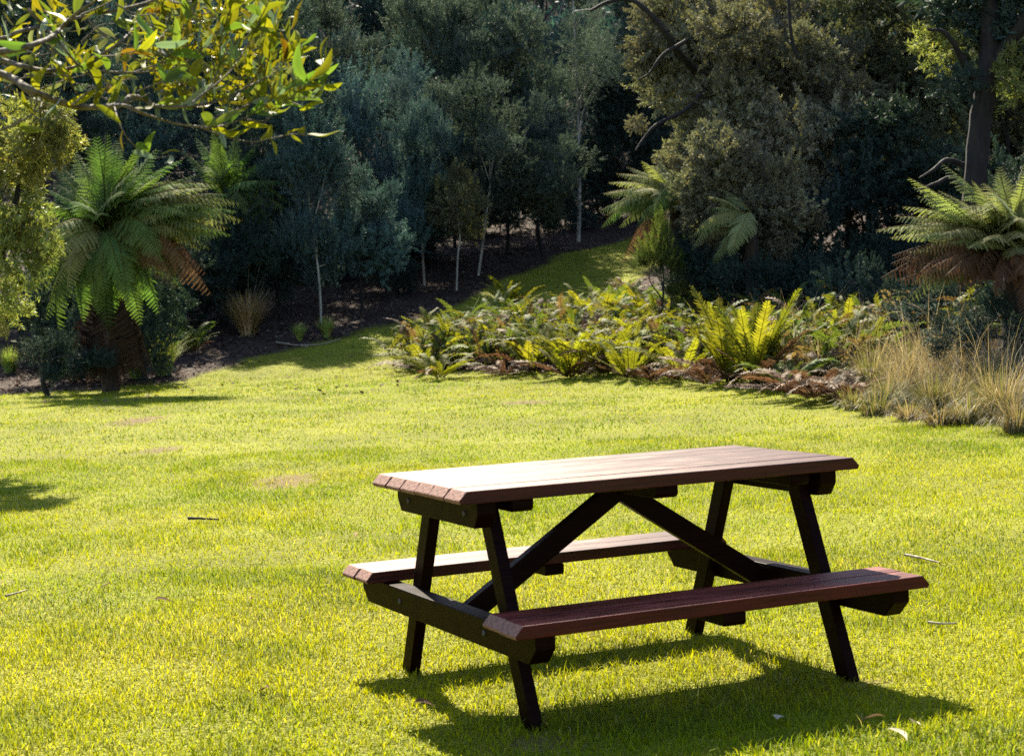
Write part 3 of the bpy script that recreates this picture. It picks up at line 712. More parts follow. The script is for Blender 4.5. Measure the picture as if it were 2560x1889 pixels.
# ------------------------------------------------------------------ tussocks
def tussock_mesh(seed, n, h, rad, cols, stalks=0, lean=0.5, wid=0.005):
    rng = np.random.default_rng(seed)
    tot = n + stalks; seg = 5
    a = rng.random(tot) * 6.283; r0 = rad * 0.35 * np.sqrt(rng.random(tot))
    L = h * (0.55 + 0.5 * rng.random(tot)); L[n:] = h * (1.2 + 0.7 * rng.random(stalks))
    ln = lean * (0.2 + 1.1 * rng.random(tot)); ln[n:] *= 0.75
    d = np.stack([np.cos(a), np.sin(a), 0 * a], 1); s = np.stack([-np.sin(a + .5 * rng.random(tot)), np.cos(a), 0 * a], 1)
    w = wid * (0.6 + .8 * rng.random(tot)); w[n:] *= 0.7
    t = np.linspace(0, 1, seg); V = []
    for k, u in enumerate(t):
        ang = ln * (0.35 + 1.5 * u * u)
        if k == 0:
            P = d * r0[:, None]
            P = np.concatenate([P[:, :2], np.full((tot, 1), -0.03)], 1)
        else:
            P = P + (d * np.sin(ang)[:, None] + np.array([0, 0, 1]) * np.cos(ang)[:, None]) * (L / (seg - 1))[:, None]
        ww = (w * (1 - 0.85 * u))[:, None]
        V += [P - s * ww, P + s * ww]
    V = np.stack(V, 1)
    base = np.arange(tot)[:, None] * (2 * seg); F = []
    for k in range(seg - 1):
        F.append(base + np.array([2 * k, 2 * k + 1, 2 * k + 3, 2 * k + 2]))
    c = np.array(cols)[rng.integers(0, len(cols), tot)] * (0.7 + .6 * rng.random((tot, 1)))
    c[n:] = np.array([0.36, 0.3, 0.22]) * (0.7 + .5 * rng.random((stalks, 1)))
    return mesh_np('tussock', V.reshape(-1, 3), np.concatenate(F), M['tussock'], np.repeat(c, 2 * seg, 0))
DRY = [(0.28, 0.23, 0.15), (0.2, 0.155, 0.09), (0.15, 0.135, 0.05), (0.24, 0.2, 0.12), (0.11, 0.07, 0.04)]
MIX = [(0.2, 0.18, 0.07), (0.11, 0.13, 0.03), (0.28, 0.23, 0.14), (0.14, 0.15, 0.04)]
MIX0 = DRY + [(0.13, 0.14, 0.04)]
GRN = [(0.15, 0.25, 0.055), (0.2, 0.29, 0.06), (0.26, 0.3, 0.065), (0.32, 0.29, 0.1)]
RUS = [(0.42, 0.25, 0.13), (0.46, 0.32, 0.19), (0.28, 0.2, 0.08), (0.18, 0.15, 0.05)]
TM = {'dry': [tussock_mesh(1, 420, .62, .3, DRY, 14, .95), tussock_mesh(2, 560, .6, .34, MIX0, 20, 1.05), tussock_mesh(3, 520, .55, .36, MIX0, 14, 1.15)],
      'mix': [tussock_mesh(4, 520, .6, .32, MIX, 22, .95), tussock_mesh(5, 520, .55, .32, MIX, 30, 1.0)],
      'green': [tussock_mesh(6, 460, .75, .26, GRN, 0, .55, .008), tussock_mesh(7, 460, .6, .26, GRN, 0, .6, .008)],
      'rust': [tussock_mesh(8, 520, .75, .3, RUS, 8, .65, .008)],
      'low': [tussock_mesh(9, 260, .28, .3, DRY, 0, 1.1), tussock_mesh(10, 260, .3, .3, MIX, 0, 1.0)]}
TU = [ # px, py, kind, scale, label
 (543, 734, 'rust', 1.35, 'russet brown grass tussock on the bank under dark trees'),
 (300, 826, 'green', 1.15, 'green grass tussock at the foot of the large tree fern'),
 (358, 820, 'green', 1.25, 'yellowish green tussock beside the foot of the large tree fern'),
 (715, 738, 'green', .75, 'small bright green tussock at the edge of the grassy path'),
 (655, 745, 'green', .5, 'low green grass clump left of the small bright tussock'),
 (22, 815, 'green', .9, 'dim grass tussock at the frame edge by the tree fern skirt'),
 (1690, 805, 'mix', 1.0, 'mixed green and straw grass behind the second bright fern'),
 (1745, 815, 'dry', 1.1, 'pale dry grass tussock next to the second bright fern'),
 (1800, 832, 'dry', 1.15, 'dry tussock with tall crossing stalks above the collapsed fern'),
 (1860, 828, 'mix', 1.05, 'greenish tussock behind the slender fern'),
 (1905, 862, 'mix', .95, 'green based tussock right of the collapsed ferns'),
 (1925, 835, 'dry', 1.1, 'straw coloured tussock below the pale tree fern tip'),
 (1975, 880, 'dry', .9, 'dry arching tussock near the bed corner'),
 (1990, 845, 'dry', 1.05, 'dry tussock below the single low tree fern frond'),
 (2040, 905, 'mix', .8, 'small green tussock on the lawn edge at the bed corner'),
 (2050, 860, 'dry', 1.0, 'dense straw tussock under the tree fern shade'),
 (2110, 880, 'dry', .95, 'straw tussock in the corner of the bed'),
 (2120, 925, 'low', 1.2, 'low rusty grass clump spilling onto the lawn'),
 (2165, 905, 'mix', .85, 'mixed tussock second from the frame edge'),
 (2185, 868, 'dry', .95, 'dry tussock below the tree fern trunk'),
 (2225, 945, 'dry', .75, 'pale tussock at the frame edge beside the lawn'),
 (2245, 900, 'dry', .9, 'tall dry tussock behind the pale one at the frame edge'),
 (1580, 770, 'dry', .9, 'thin dry stalks rising behind the brightest fern'),
 (1500, 735, 'dry', .8, 'dry stalks among the green ferns of the back row'),
 (1775, 790, 'dry', 1.1, 'dry grass at the back of the bed left of the slender fern'),
 (1890, 795, 'mix', 1.1, 'dry grass at the back of the bed right of the slender fern'),
 (1960, 805, 'dry', 1.1, 'back tussock below the drooping brown tree fern fronds'),
 (2030, 820, 'dry', 1.15, 'back tussock just under the single low tree fern frond'),
 (2100, 832, 'dry', 1.1, 'back tussock under the middle of the tree fern'),
 (2160, 840, 'dry', 1.0, 'back tussock in front of the tree fern trunk'),
 (2235, 855, 'dry', 1.0, 'back tussock at the frame edge under the tree fern'),
 (1940, 895, 'mix', .8, 'green tussock leaning over the lawn at the bed corner'),
 (2080, 905, 'dry', .8, 'straw tussock in front of the dense straw tussock'),
 (1915, 905, 'low', 1.3, 'low straw clump right of the collapsed ferns on the lawn edge'),
 (2060, 930, 'low', 1.3, 'low straw clump left of the rusty clump on the lawn edge'),
 (2010, 870, 'dry', 1.0, 'pale tussock left of the dense straw tussock'),
 (2140, 860, 'dry', 1.05, 'pale tussock right of the corner straw tussock'),
 (2195, 920, 'dry', .9, 'pale tussock between the mixed tussock and the frame edge'),
 (1950, 860, 'dry', 1.0, 'pale tussock behind the dry arching tussock'),
 (1870, 895, 'low', 1.0, 'low straw clump at the lawn edge below collapsed fern'),
 (1990, 918, 'low', 1.1, 'low grass clump along the lawn edge near the corner'),
]
for k, (px, py, kd, s_, lab) in enumerate(TU):
    g = hit(px, py)
    if px > 1650 and kd != 'low': s_ *= 1.05
    o = add('grass_tussock', TM[kd][k % len(TM[kd])], None, g, Quaternion((0, 0, 1), k * 1.7), s_)
    tag(o, lab, 'grass tussock', 'grass tussocks round the clearing')

# ------------------------------------------------------------------ foliage clumps
def leaf_clump(seed, nsp, nl, ll, lw, sprig=0.42, up=0.55, wob=0.5, flat=1.0):
    """unit ball of leafy sprigs"""
    rng = np.random.default_rng(seed)
    d = norm(rng.normal(size=(nsp, 3))); r = rng.random(nsp) ** 0.42
    o = d * r[:, None] * np.array([0.85, 0.85, 0.8 * flat])
    lobes = norm(rng.normal(size=(8, 3)) * np.array([1, 1, .8])); near = np.max(d @ lobes.T, axis=1)
    o = o * (0.5 + 0.75 * sstep(.45, .95, near) * (.75 + .5 * rng.random(nsp)))[:, None]
    dirn = norm(d * 0.8 + np.array([0, 0, up]) + rng.normal(size=(nsp, 3)) * wob)
    sl = sprig * (0.5 + 0.8 * rng.random(nsp))
    i = np.repeat(np.arange(nsp), nl); n = len(i); t = rng.random(n)
    P = o[i] + dirn[i] * (sl[i] * t)[:, None] + rng.normal(size=(n, 3)) * 0.02
    q = norm(rng.normal(size=(n, 3))); ld = norm(dirn[i] * 0.75 + q * 0.9); side = norm(np.cross(ld, norm(rng.normal(size=(n, 3)))))
    L = ll * (0.6 + 0.8 * rng.random(n)); W = lw * (0.6 + 0.8 * rng.random(n))
    V = np.stack([P, P + ld * (L * .45)[:, None] + side * W[:, None] * .5, P + ld * L[:, None], P + ld * (L * .45)[:, None] - side * W[:, None] * .5], 1).reshape(-1, 3)
    ct = (0.65 + 0.6 * rng.random(nsp))[i][:, None] * (0.75 + 0.5 * rng.random((n, 1))) * np.array([1, 1, 1])
    ct = ct * np.where(rng.random((n, 1)) < 0.06, np.array([1.6, 1.25, 0.9]), np.array([1, 1, 1]))
    return V, np.arange(n * 4).reshape(-1, 4), np.repeat(ct, 4, 0)
RAW = {'fine': [leaf_clump(100 + k, 240, 64, 0.066, 0.028) for k in range(3)],
       'tall': [leaf_clump(110 + k, 210, 64, 0.064, 0.026, sprig=0.6, up=1.3, wob=0.35) for k in range(2)],
       'big': [leaf_clump(120 + k, 80, 26, 0.21, 0.05, sprig=0.5, up=0.2, wob=0.7) for k in range(2)],
       'mid': [leaf_clump(140 + k, 170, 46, 0.115, 0.046, sprig=.5, up=.45, wob=.6) for k in range(3)],
       'airy': [leaf_clump(130 + k, 120, 40, 0.06, 0.022, sprig=0.5, up=0.3, wob=0.6) for k in range(2)]}
CL = {}
def clump(shape, mat, k):
    key = (shape, mat, k % len(RAW[shape]))
    if key not in CL:
        v, f, c = RAW[shape][key[2]]; CL[key] = mesh_np('leaf_clump', v, f, M[mat], c)
    return CL[key]
def tree(name, label, D, crowns, base, mat, shape='fine', rad=0.6, bark='bark', tr=0.05, trunk=None, seed=0, depth=1.0, cat='tree', dens=1.0, limbs=4, group='trees behind the clearing'):
    """crowns: list of ellipses (cx, cy, rx, ry) seen in the photograph at distance D; base (px, py) or None: foot of the trunk"""
    rr = random.Random(1000 + seed)
    cx, cy, rx, ry = crowns[0]
    bx = base[0] if base else cx
    f0 = at(bx, base[1] if base else cy, D)
    gz = hz(f0[0], D)
    root = thing(name, (f0[0], D, gz), label, cat, group)
    loc = np.array(root.location); k_ = ppm(D)
    top = at(cx, cy, D) - loc
    if trunk:
        P = np.array([at(px, py, D) - loc for px, py in trunk]); P[0][2] = -0.1; P[:, 1] += 0.0
        Pt = smooth_path(P, 22)
    else:
        Pt = smooth_path([np.array([0, 0, -0.15]), np.array([top[0] * .3 + rr.uniform(-.15, .15), rr.uniform(-.1, .1), top[2] * .35]), np.array([top[0] * .8, 0, top[2] * .75]), top + np.array([0, 0, ry * k_ * .4])], 20)
    V, F = tube_np(Pt, tr * (1 - 0.75 * np.linspace(0, 1, len(Pt))), 8, 0.25, seed)
    add('trunk', mesh_np('trunk', V, F, M[bark], None, True), root)
    first = None; cen = []
    for (cx, cy, rx, ry) in crowns:
        c = at(cx, cy, D) - loc; RX, RY = rx * k_, ry * k_
        n = max(1, int(round(dens * 1.9 * RX * RY / (rad * rad)))) if RX * RY > rad * rad * 0.5 else 1
        for j in range(n):
            a = j * 2.399 + rr.uniform(-.7, .7); q = math.sqrt((j + 0.5) / n) * rr.uniform(.75, 1.2) if n > 1 else 0
            s_ = rad * rr.uniform(0.5, 1.25)
            if n == 1: s_ = min(RX, RY) * 1.0
            p = c + np.array([math.cos(a) * q * max(0, RX * 1.12 - s_ * .5), rr.uniform(-1, 1) * max(.2, RX * .8) * depth, math.sin(a) * q * max(0, RY * 1.15 - s_ * .5)])
            if p[2] < 0.15: p[2] = 0.15
            cen.append(p)
            if n == 1: sc3 = (RX, RX, RY)
            else: sc3 = (s_, s_, s_ * rr.uniform(.8, 1.5))
            e = add('crown' if first is None else 'leaf_clump', clump(shape, mat, rr.randrange(9)), root if first is None else first, p, Quaternion((0, 0, 1), rr.random() * 6.283), sc3)
            if first is None:
                first = e; inv = e.matrix_basis.inverted()
            else:
                e.matrix_parent_inverse = inv
        for j in range(max(3, int(n * .7))):
            a = rr.random() * 6.283; q = rr.uniform(.8, 1.12); s_ = min(rad, min(RX, RY)) * rr.uniform(.3, .62)
            p = c + np.array([math.cos(a) * q * RX, rr.uniform(-1, .6) * RX * .7 * depth, math.sin(a) * q * RY])
            if p[2] < 0.3: continue
            e = add('leaf_clump', clump(shape, mat, rr.randrange(9)), first, p, Quaternion((0, 0, 1), rr.random() * 6.283), (s_ * rr.uniform(.8, 1.3), s_, s_ * rr.uniform(.8, 1.5)))
            e.matrix_parent_inverse = inv
    rr.shuffle(cen)
    for p in cen[:limbs]:
        s0 = Pt[rr.randrange(len(Pt) // 3, len(Pt) - 3)]
        mid = (s0 + p) / 2 + np.array([rr.uniform(-.2, .2), 0, rr.uniform(-.1, .3)])
        V, F = tube_np(smooth_path([s0, mid, p], 9), np.linspace(tr * .45, tr * .1, 9), 5, .2, seed)
        add('branch', mesh_np('branch', V, F, M[bark], None, True), root)
    return root
T = tree
T('tree', 'greyish tree behind the overhanging branch, top out of frame', 44, [(500, 130, 170, 190)], None, 'teal', seed=1)
T('tree', 'grey green tree with light sprigs beside the overhanging branch tip', 45, [(700, 130, 110, 170)], (690, 560), 'dusk', 'tall', seed=2, tr=.06)
T('tree', 'dark tree at the top between two grey green trees', 51, [(850, 60, 120, 120)], None, 'dark', seed=3)
T('tree', 'dusky tree with pale twig fork in the middle of the forest', 47, [(980, 150, 130, 160)], None, 'dusk', 'tall', seed=4)
T('tree', 'grey green tree left of the white trunk', 45, [(1120, 220, 110, 150)], (1110, 560), 'dusk', seed=5)
T('tree', 'sparse greyish tree with bare twigs at the top of the picture', 53, [(1150, 60, 140, 110)], None, 'dusk', 'airy', seed=6, bark='palebark', limbs=10)
T('tree', 'slender white trunked tree standing alone on the slope', 47.3, [(1300, 100, 80, 90), (1240, 210, 50, 60)], (1265, 530), 'dusk', 'airy', seed=7, bark='palebark', tr=.055, trunk=[(1265, 532), (1267, 420), (1264, 300), (1262, 180), (1256, 60), (1250, -60)], limbs=6)
T('tree', 'grey green tree right of the slender white trunk', 50, [(1380, 130, 110, 170)], None, 'dusk', seed=8)
T('tree', 'shaded tree between white trunk and pale tree fern', 49, [(1400, 280, 90, 120)], None, 'dark', seed=9, limbs=6)
T('tree', 'blue grey dense tree in the shade above the saplings', 41, [(790, 330, 150, 150)], (840, 640), 'teal', 'tall', seed=10)
T('tree', 'dusky bush like tree with pinkish sprigs above the shaded bank', 39, [(890, 420, 90, 160)], None, 'teal', 'tall', seed=11)
T('tree', 'broad dusky tree on a leaning pale trunk', 41, [(1070, 320, 170, 130), (1180, 400, 70, 60)], (1045, 600), 'dusk', seed=12, bark='palebark', tr=.034, trunk=[(1045, 602), (1060, 500), (1072, 400), (1085, 280)], limbs=7)
T('sapling', 'bluish leafy sapling with speckled pale trunk behind the small green tussock', 35, [(660, 430, 75, 110), (690, 540, 95, 50), (700, 350, 50, 60)], (700, 690), 'teal', 'tall', rad=.55, seed=13, bark='palebark', tr=.028, trunk=[(702, 692), (697, 600), (680, 480), (672, 360)])
T('sapling', 'bluish sapling with thin dark trunk right of the speckled one', 36, [(810, 520, 100, 70), (790, 450, 80, 70)], (792, 670), 'teal', 'fine', rad=.55, seed=14, tr=.04, trunk=[(792, 672), (788, 600), (795, 520), (790, 420)])
T('sapling', 'little tree on a thin bent pale stem', 38.5, [(995, 445, 62, 55)], (998, 615), 'olive', 'fine', rad=.45, seed=15, bark='palebark', tr=.025, trunk=[(997, 617), (1001, 560), (1006, 520), (1000, 470), (1002, 420)], limbs=2)
T('sapling', 'little sapling with grey stem left of the bent one', 40, [(925, 470, 50, 45), (915, 400, 50, 60)], (928, 600), 'teal', 'fine', rad=.45, seed=16, bark='palebark', tr=.03, trunk=[(928, 605), (922, 520), (918, 440), (905, 360)], limbs=2)
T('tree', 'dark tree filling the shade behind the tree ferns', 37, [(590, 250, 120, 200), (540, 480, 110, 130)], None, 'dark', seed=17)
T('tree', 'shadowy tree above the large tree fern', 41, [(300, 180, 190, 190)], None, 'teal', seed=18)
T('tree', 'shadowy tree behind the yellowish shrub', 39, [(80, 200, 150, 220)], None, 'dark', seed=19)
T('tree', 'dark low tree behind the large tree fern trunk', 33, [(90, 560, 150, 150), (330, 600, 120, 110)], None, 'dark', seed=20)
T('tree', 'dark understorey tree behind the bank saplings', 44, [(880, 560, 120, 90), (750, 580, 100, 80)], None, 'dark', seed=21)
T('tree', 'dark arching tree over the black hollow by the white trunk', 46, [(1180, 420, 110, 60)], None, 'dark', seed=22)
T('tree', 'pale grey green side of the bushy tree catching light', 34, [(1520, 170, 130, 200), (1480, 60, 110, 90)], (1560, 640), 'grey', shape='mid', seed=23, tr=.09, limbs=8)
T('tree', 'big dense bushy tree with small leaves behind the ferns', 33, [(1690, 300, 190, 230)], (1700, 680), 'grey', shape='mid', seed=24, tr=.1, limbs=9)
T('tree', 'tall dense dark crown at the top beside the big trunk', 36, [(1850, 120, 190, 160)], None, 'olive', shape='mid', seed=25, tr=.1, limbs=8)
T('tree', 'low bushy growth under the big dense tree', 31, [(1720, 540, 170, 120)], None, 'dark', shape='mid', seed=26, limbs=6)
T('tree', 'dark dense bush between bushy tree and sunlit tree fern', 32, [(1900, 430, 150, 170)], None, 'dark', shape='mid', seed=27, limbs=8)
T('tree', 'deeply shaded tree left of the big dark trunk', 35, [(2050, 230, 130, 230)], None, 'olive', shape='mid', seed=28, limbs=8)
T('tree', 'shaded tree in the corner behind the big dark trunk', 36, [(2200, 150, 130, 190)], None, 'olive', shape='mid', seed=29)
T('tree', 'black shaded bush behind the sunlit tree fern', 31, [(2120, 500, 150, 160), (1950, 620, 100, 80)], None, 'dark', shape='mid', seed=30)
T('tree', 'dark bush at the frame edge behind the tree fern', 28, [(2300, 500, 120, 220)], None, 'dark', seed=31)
T('shrub', 'small bright green conifer shrub in front of the pale tree fern', 29, [(1450, 590, 42, 60), (1450, 520, 22, 50)], (1450, 650), 'bedgreen', 'tall', rad=.35, seed=32, cat='shrub', tr=.03, limbs=2)
T('shrub', 'leafy yellowish shrub hanging in at the frame edge by the tree fern', 15.5, [(60, 320, 100, 90), (30, 455, 80, 80), (45, 580, 70, 90), (110, 290, 60, 60), (15, 665, 50, 45)], (-150, 900), 'shrub', 'big', rad=.42, seed=33, cat='shrub', tr=.04, dens=1.15, limbs=8, depth=.7)

SH = dict(cat='shrub', group='shrubs in the shade', limbs=3)
T('shrub', 'added dark shrub giving the black shade under the sunlit tree fern', 22.5, [(2150, 690, 150, 75), (2020, 700, 90, 50), (2260, 640, 80, 130)], None, 'dark', rad=.55, seed=40, **SH)  # added leaf mass, dark leaves give the black shade beneath the fern
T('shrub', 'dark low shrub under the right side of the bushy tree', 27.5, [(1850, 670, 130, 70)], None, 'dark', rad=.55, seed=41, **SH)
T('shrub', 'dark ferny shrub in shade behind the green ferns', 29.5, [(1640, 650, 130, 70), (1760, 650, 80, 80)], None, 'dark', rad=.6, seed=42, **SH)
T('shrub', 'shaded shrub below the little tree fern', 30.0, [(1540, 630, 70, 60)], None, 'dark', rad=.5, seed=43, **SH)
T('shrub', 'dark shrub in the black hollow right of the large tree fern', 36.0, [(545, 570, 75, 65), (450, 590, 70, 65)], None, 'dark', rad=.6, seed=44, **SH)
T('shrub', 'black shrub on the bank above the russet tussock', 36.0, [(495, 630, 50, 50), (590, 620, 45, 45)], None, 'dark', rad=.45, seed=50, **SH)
T('shrub', 'added dark foliage giving the deep shade at the sunlit tree fern foot', 18.6, [(2200, 715, 80, 55), (2090, 735, 70, 35)], None, 'dark', rad=.32, seed=51, **SH)  # added foliage, dark leaves stand for the deep shade here
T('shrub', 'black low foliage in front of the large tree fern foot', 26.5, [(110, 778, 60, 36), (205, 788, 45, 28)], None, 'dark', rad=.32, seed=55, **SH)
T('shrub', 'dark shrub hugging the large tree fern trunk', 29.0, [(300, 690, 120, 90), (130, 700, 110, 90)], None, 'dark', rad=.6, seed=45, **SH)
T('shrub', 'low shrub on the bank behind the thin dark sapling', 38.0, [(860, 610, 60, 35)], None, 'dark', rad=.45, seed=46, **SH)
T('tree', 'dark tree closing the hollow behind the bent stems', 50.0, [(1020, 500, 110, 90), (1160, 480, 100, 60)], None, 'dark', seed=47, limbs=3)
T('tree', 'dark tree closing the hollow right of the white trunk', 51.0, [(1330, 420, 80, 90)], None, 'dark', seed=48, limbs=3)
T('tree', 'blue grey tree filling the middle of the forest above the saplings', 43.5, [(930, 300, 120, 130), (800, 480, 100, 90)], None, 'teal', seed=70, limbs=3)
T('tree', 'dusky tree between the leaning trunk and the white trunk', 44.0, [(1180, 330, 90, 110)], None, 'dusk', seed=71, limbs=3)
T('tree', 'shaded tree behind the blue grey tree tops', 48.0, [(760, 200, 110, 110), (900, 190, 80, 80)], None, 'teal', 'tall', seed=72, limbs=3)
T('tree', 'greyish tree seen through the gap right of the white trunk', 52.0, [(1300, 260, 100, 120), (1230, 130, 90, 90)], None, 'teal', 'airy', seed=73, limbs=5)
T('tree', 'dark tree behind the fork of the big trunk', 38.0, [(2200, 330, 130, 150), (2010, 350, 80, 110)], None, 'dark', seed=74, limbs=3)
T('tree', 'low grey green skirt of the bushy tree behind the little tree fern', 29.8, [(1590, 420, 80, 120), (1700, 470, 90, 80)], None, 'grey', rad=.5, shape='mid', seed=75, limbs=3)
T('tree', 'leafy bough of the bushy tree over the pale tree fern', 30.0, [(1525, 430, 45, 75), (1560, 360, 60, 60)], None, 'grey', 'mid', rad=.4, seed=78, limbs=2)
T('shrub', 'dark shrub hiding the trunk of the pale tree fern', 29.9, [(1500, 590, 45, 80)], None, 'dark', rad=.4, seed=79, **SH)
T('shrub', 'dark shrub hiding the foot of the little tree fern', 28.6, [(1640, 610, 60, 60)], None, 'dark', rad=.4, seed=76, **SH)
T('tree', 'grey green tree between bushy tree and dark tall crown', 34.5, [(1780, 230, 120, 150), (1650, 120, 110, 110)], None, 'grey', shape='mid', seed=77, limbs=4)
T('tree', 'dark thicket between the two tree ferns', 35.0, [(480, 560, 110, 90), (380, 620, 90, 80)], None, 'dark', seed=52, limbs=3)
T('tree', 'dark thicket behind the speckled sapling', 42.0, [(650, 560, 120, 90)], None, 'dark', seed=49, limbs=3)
# the forest goes on above the frame
for k, (px, D_, py, rx, ry) in enumerate([(150, 50, -150, 200, 150), (520, 53, -160, 180, 150), (860, 56, -150, 180, 130), (1180, 57, -150, 180, 120), (-250, 40, 0, 200, 300), (2500, 36, 0, 200, 300)]):
    T('tree', ['tall tree above the tree fern, its crown out of frame', 'tall tree above the overhanging branch, its crown out of frame', 'tall tree in the middle of the forest, its crown out of frame', 'tall tree behind the white trunk, its crown out of frame', 'tree beyond the frame edge behind the yellowish shrub', 'tree beyond the frame edge behind the sunlit tree fern'][k], D_, [(px, py, rx, ry)], None, 'dark', seed=60 + k, rad=1.1, tr=.12, limbs=3, dens=1.3)

# big dark trunk at the right
c0 = at(2125, 480, 27.5); g0 = hz(c0[0], 27.5); root = thing('large_tree', (c0[0], 27.5, g0), 'big dark tree trunk with forking limbs above the sunlit tree fern', 'tree')
loc = np.array(root.location)
def limb(name, pts, r0, r1, Ds, bark='bark', n=20, parent=root, o=loc):
    P = np.array([at(px, py, Dv) - o for (px, py), Dv in zip(pts, Ds)])
    V, F = tube_np(smooth_path(P, n), np.linspace(r0, r1, n), 10, .22, int(pts[0][0]))
    return add(name, mesh_np(name, V, F, M[bark], None, True), parent)
tk = limb('trunk', [(2110, 760), (2125, 480), (2140, 300), (2155, 180), (2165, 60), (2150, -120)], .2, .14, [27.5] * 6)
limb('branch', [(2140, 195), (2110, 140), (2085, 95), (2060, 68), (2030, 66)], .07, .02, [27.4, 27.2, 27, 26.9, 26.8])
limb('branch', [(2160, 150), (2200, 100), (2245, 40), (2300, -40)], .12, .09, [27.5, 27.4, 27.2, 27])
limb('branch', [(2115, 420), (2080, 390), (2050, 400), (2010, 415)], .05, .02, [27.4, 27.1, 26.9, 26.8])
limb('branch', [(2105, 360), (2070, 350), (2040, 372), (2010, 390)], .05, .015, [27.4, 27.1, 26.9, 26.8])
for k, (px, py, s_) in enumerate([(2165, 40, .6), (2090, 190, .4), (2210, 90, .5), (2100, 30, .55), (2235, 160, .5), (2060, 100, .45), (2130, -60, .9), (2220, -30, .8)]):
    p = at(px, py, 27.2 if 150 < py else 27.8) - loc
    add('crown' if k == 0 else 'leaf_clump', clump('big', 'shrub' if k in (4, 5) else 'dark', k), root, p, Quaternion((0, 0, 1), k), s_)
# dark crooked limbs in front of the pale crown
c0 = at(1540, 640, 32.5); root2 = thing('crooked_tree', (c0[0], 32.5, hz(c0[0], 32.5)), 'dark crooked limbs of a bare tree before the pale crown', 'tree')
l2 = np.array(root2.location)
limb('trunk', [(1620, 690), (1605, 520), (1580, 350), (1545, 200), (1480, 110), (1430, 40), (1380, 0), (1330, 5), (1290, 25)], .09, .025, [34.5, 34.4, 34.2, 33.6, 32, 31.5, 31.5, 31.5, 31.5], n=34, parent=root2, o=l2)
limb('branch', [(1575, 140), (1545, 190), (1500, 240), (1440, 270), (1410, 300), (1390, 330)], .05, .02, [33.4, 32.6, 31.9, 31.5, 31.5, 31.4], parent=root2, o=l2)
limb('branch', [(1500, 90), (1450, 120), (1420, 160), (1395, 175)], .04, .012, [31.5] * 4, parent=root2, o=l2)
limb('branch', [(1745, 130), (1735, 100), (1728, 60), (1722, -30)], .035, .03, [31.5] * 4, parent=root2, o=l2)

# far wooded hillside, one mass
def far_wood(rng, n):
    x = (rng.random(n) * 2 - 1) * 42; y = 57 + 34 * rng.random(n) ** 1.3
    g = height(x, y); h_ = 1.5 + 5.5 * fbm(x * .35, y * .35, 77) ** 1.2
    z = g + h_ * np.where(rng.random(n) < .5, 1 - .25 * rng.random(n), rng.random(n))
    P = np.stack([x, y, z], 1); d = norm(rng.normal(size=(n, 3)) + [0, 0, .5]); s = norm(np.cross(d, rng.normal(size=(n, 3))))
    L = (.2 + .2 * rng.random(n))[:, None]
    V = np.stack([P, P + d * L * .5 + s * L * .2, P + d * L, P + d * L * .5 - s * L * .2], 1).reshape(-1, 3)
    c = np.array([1.0, 1.15, 1.2]) * (.5 + .8 * fbm(x * .5, z * .5, 78))[:, None] * (.7 + .6 * rng.random((n, 1)))  # blue tint paints haze onto the far leaves
    return V, np.arange(4 * n).reshape(-1, 4), np.repeat(c, 4, 0)
V, F, C = far_wood(RNG, 120000)
tag(add('far_wood', mesh_np('far_wood', V, F, M['teal'], C)), 'dim bluish forest covering the hillside behind the trees', 'forest', kind='stuff')

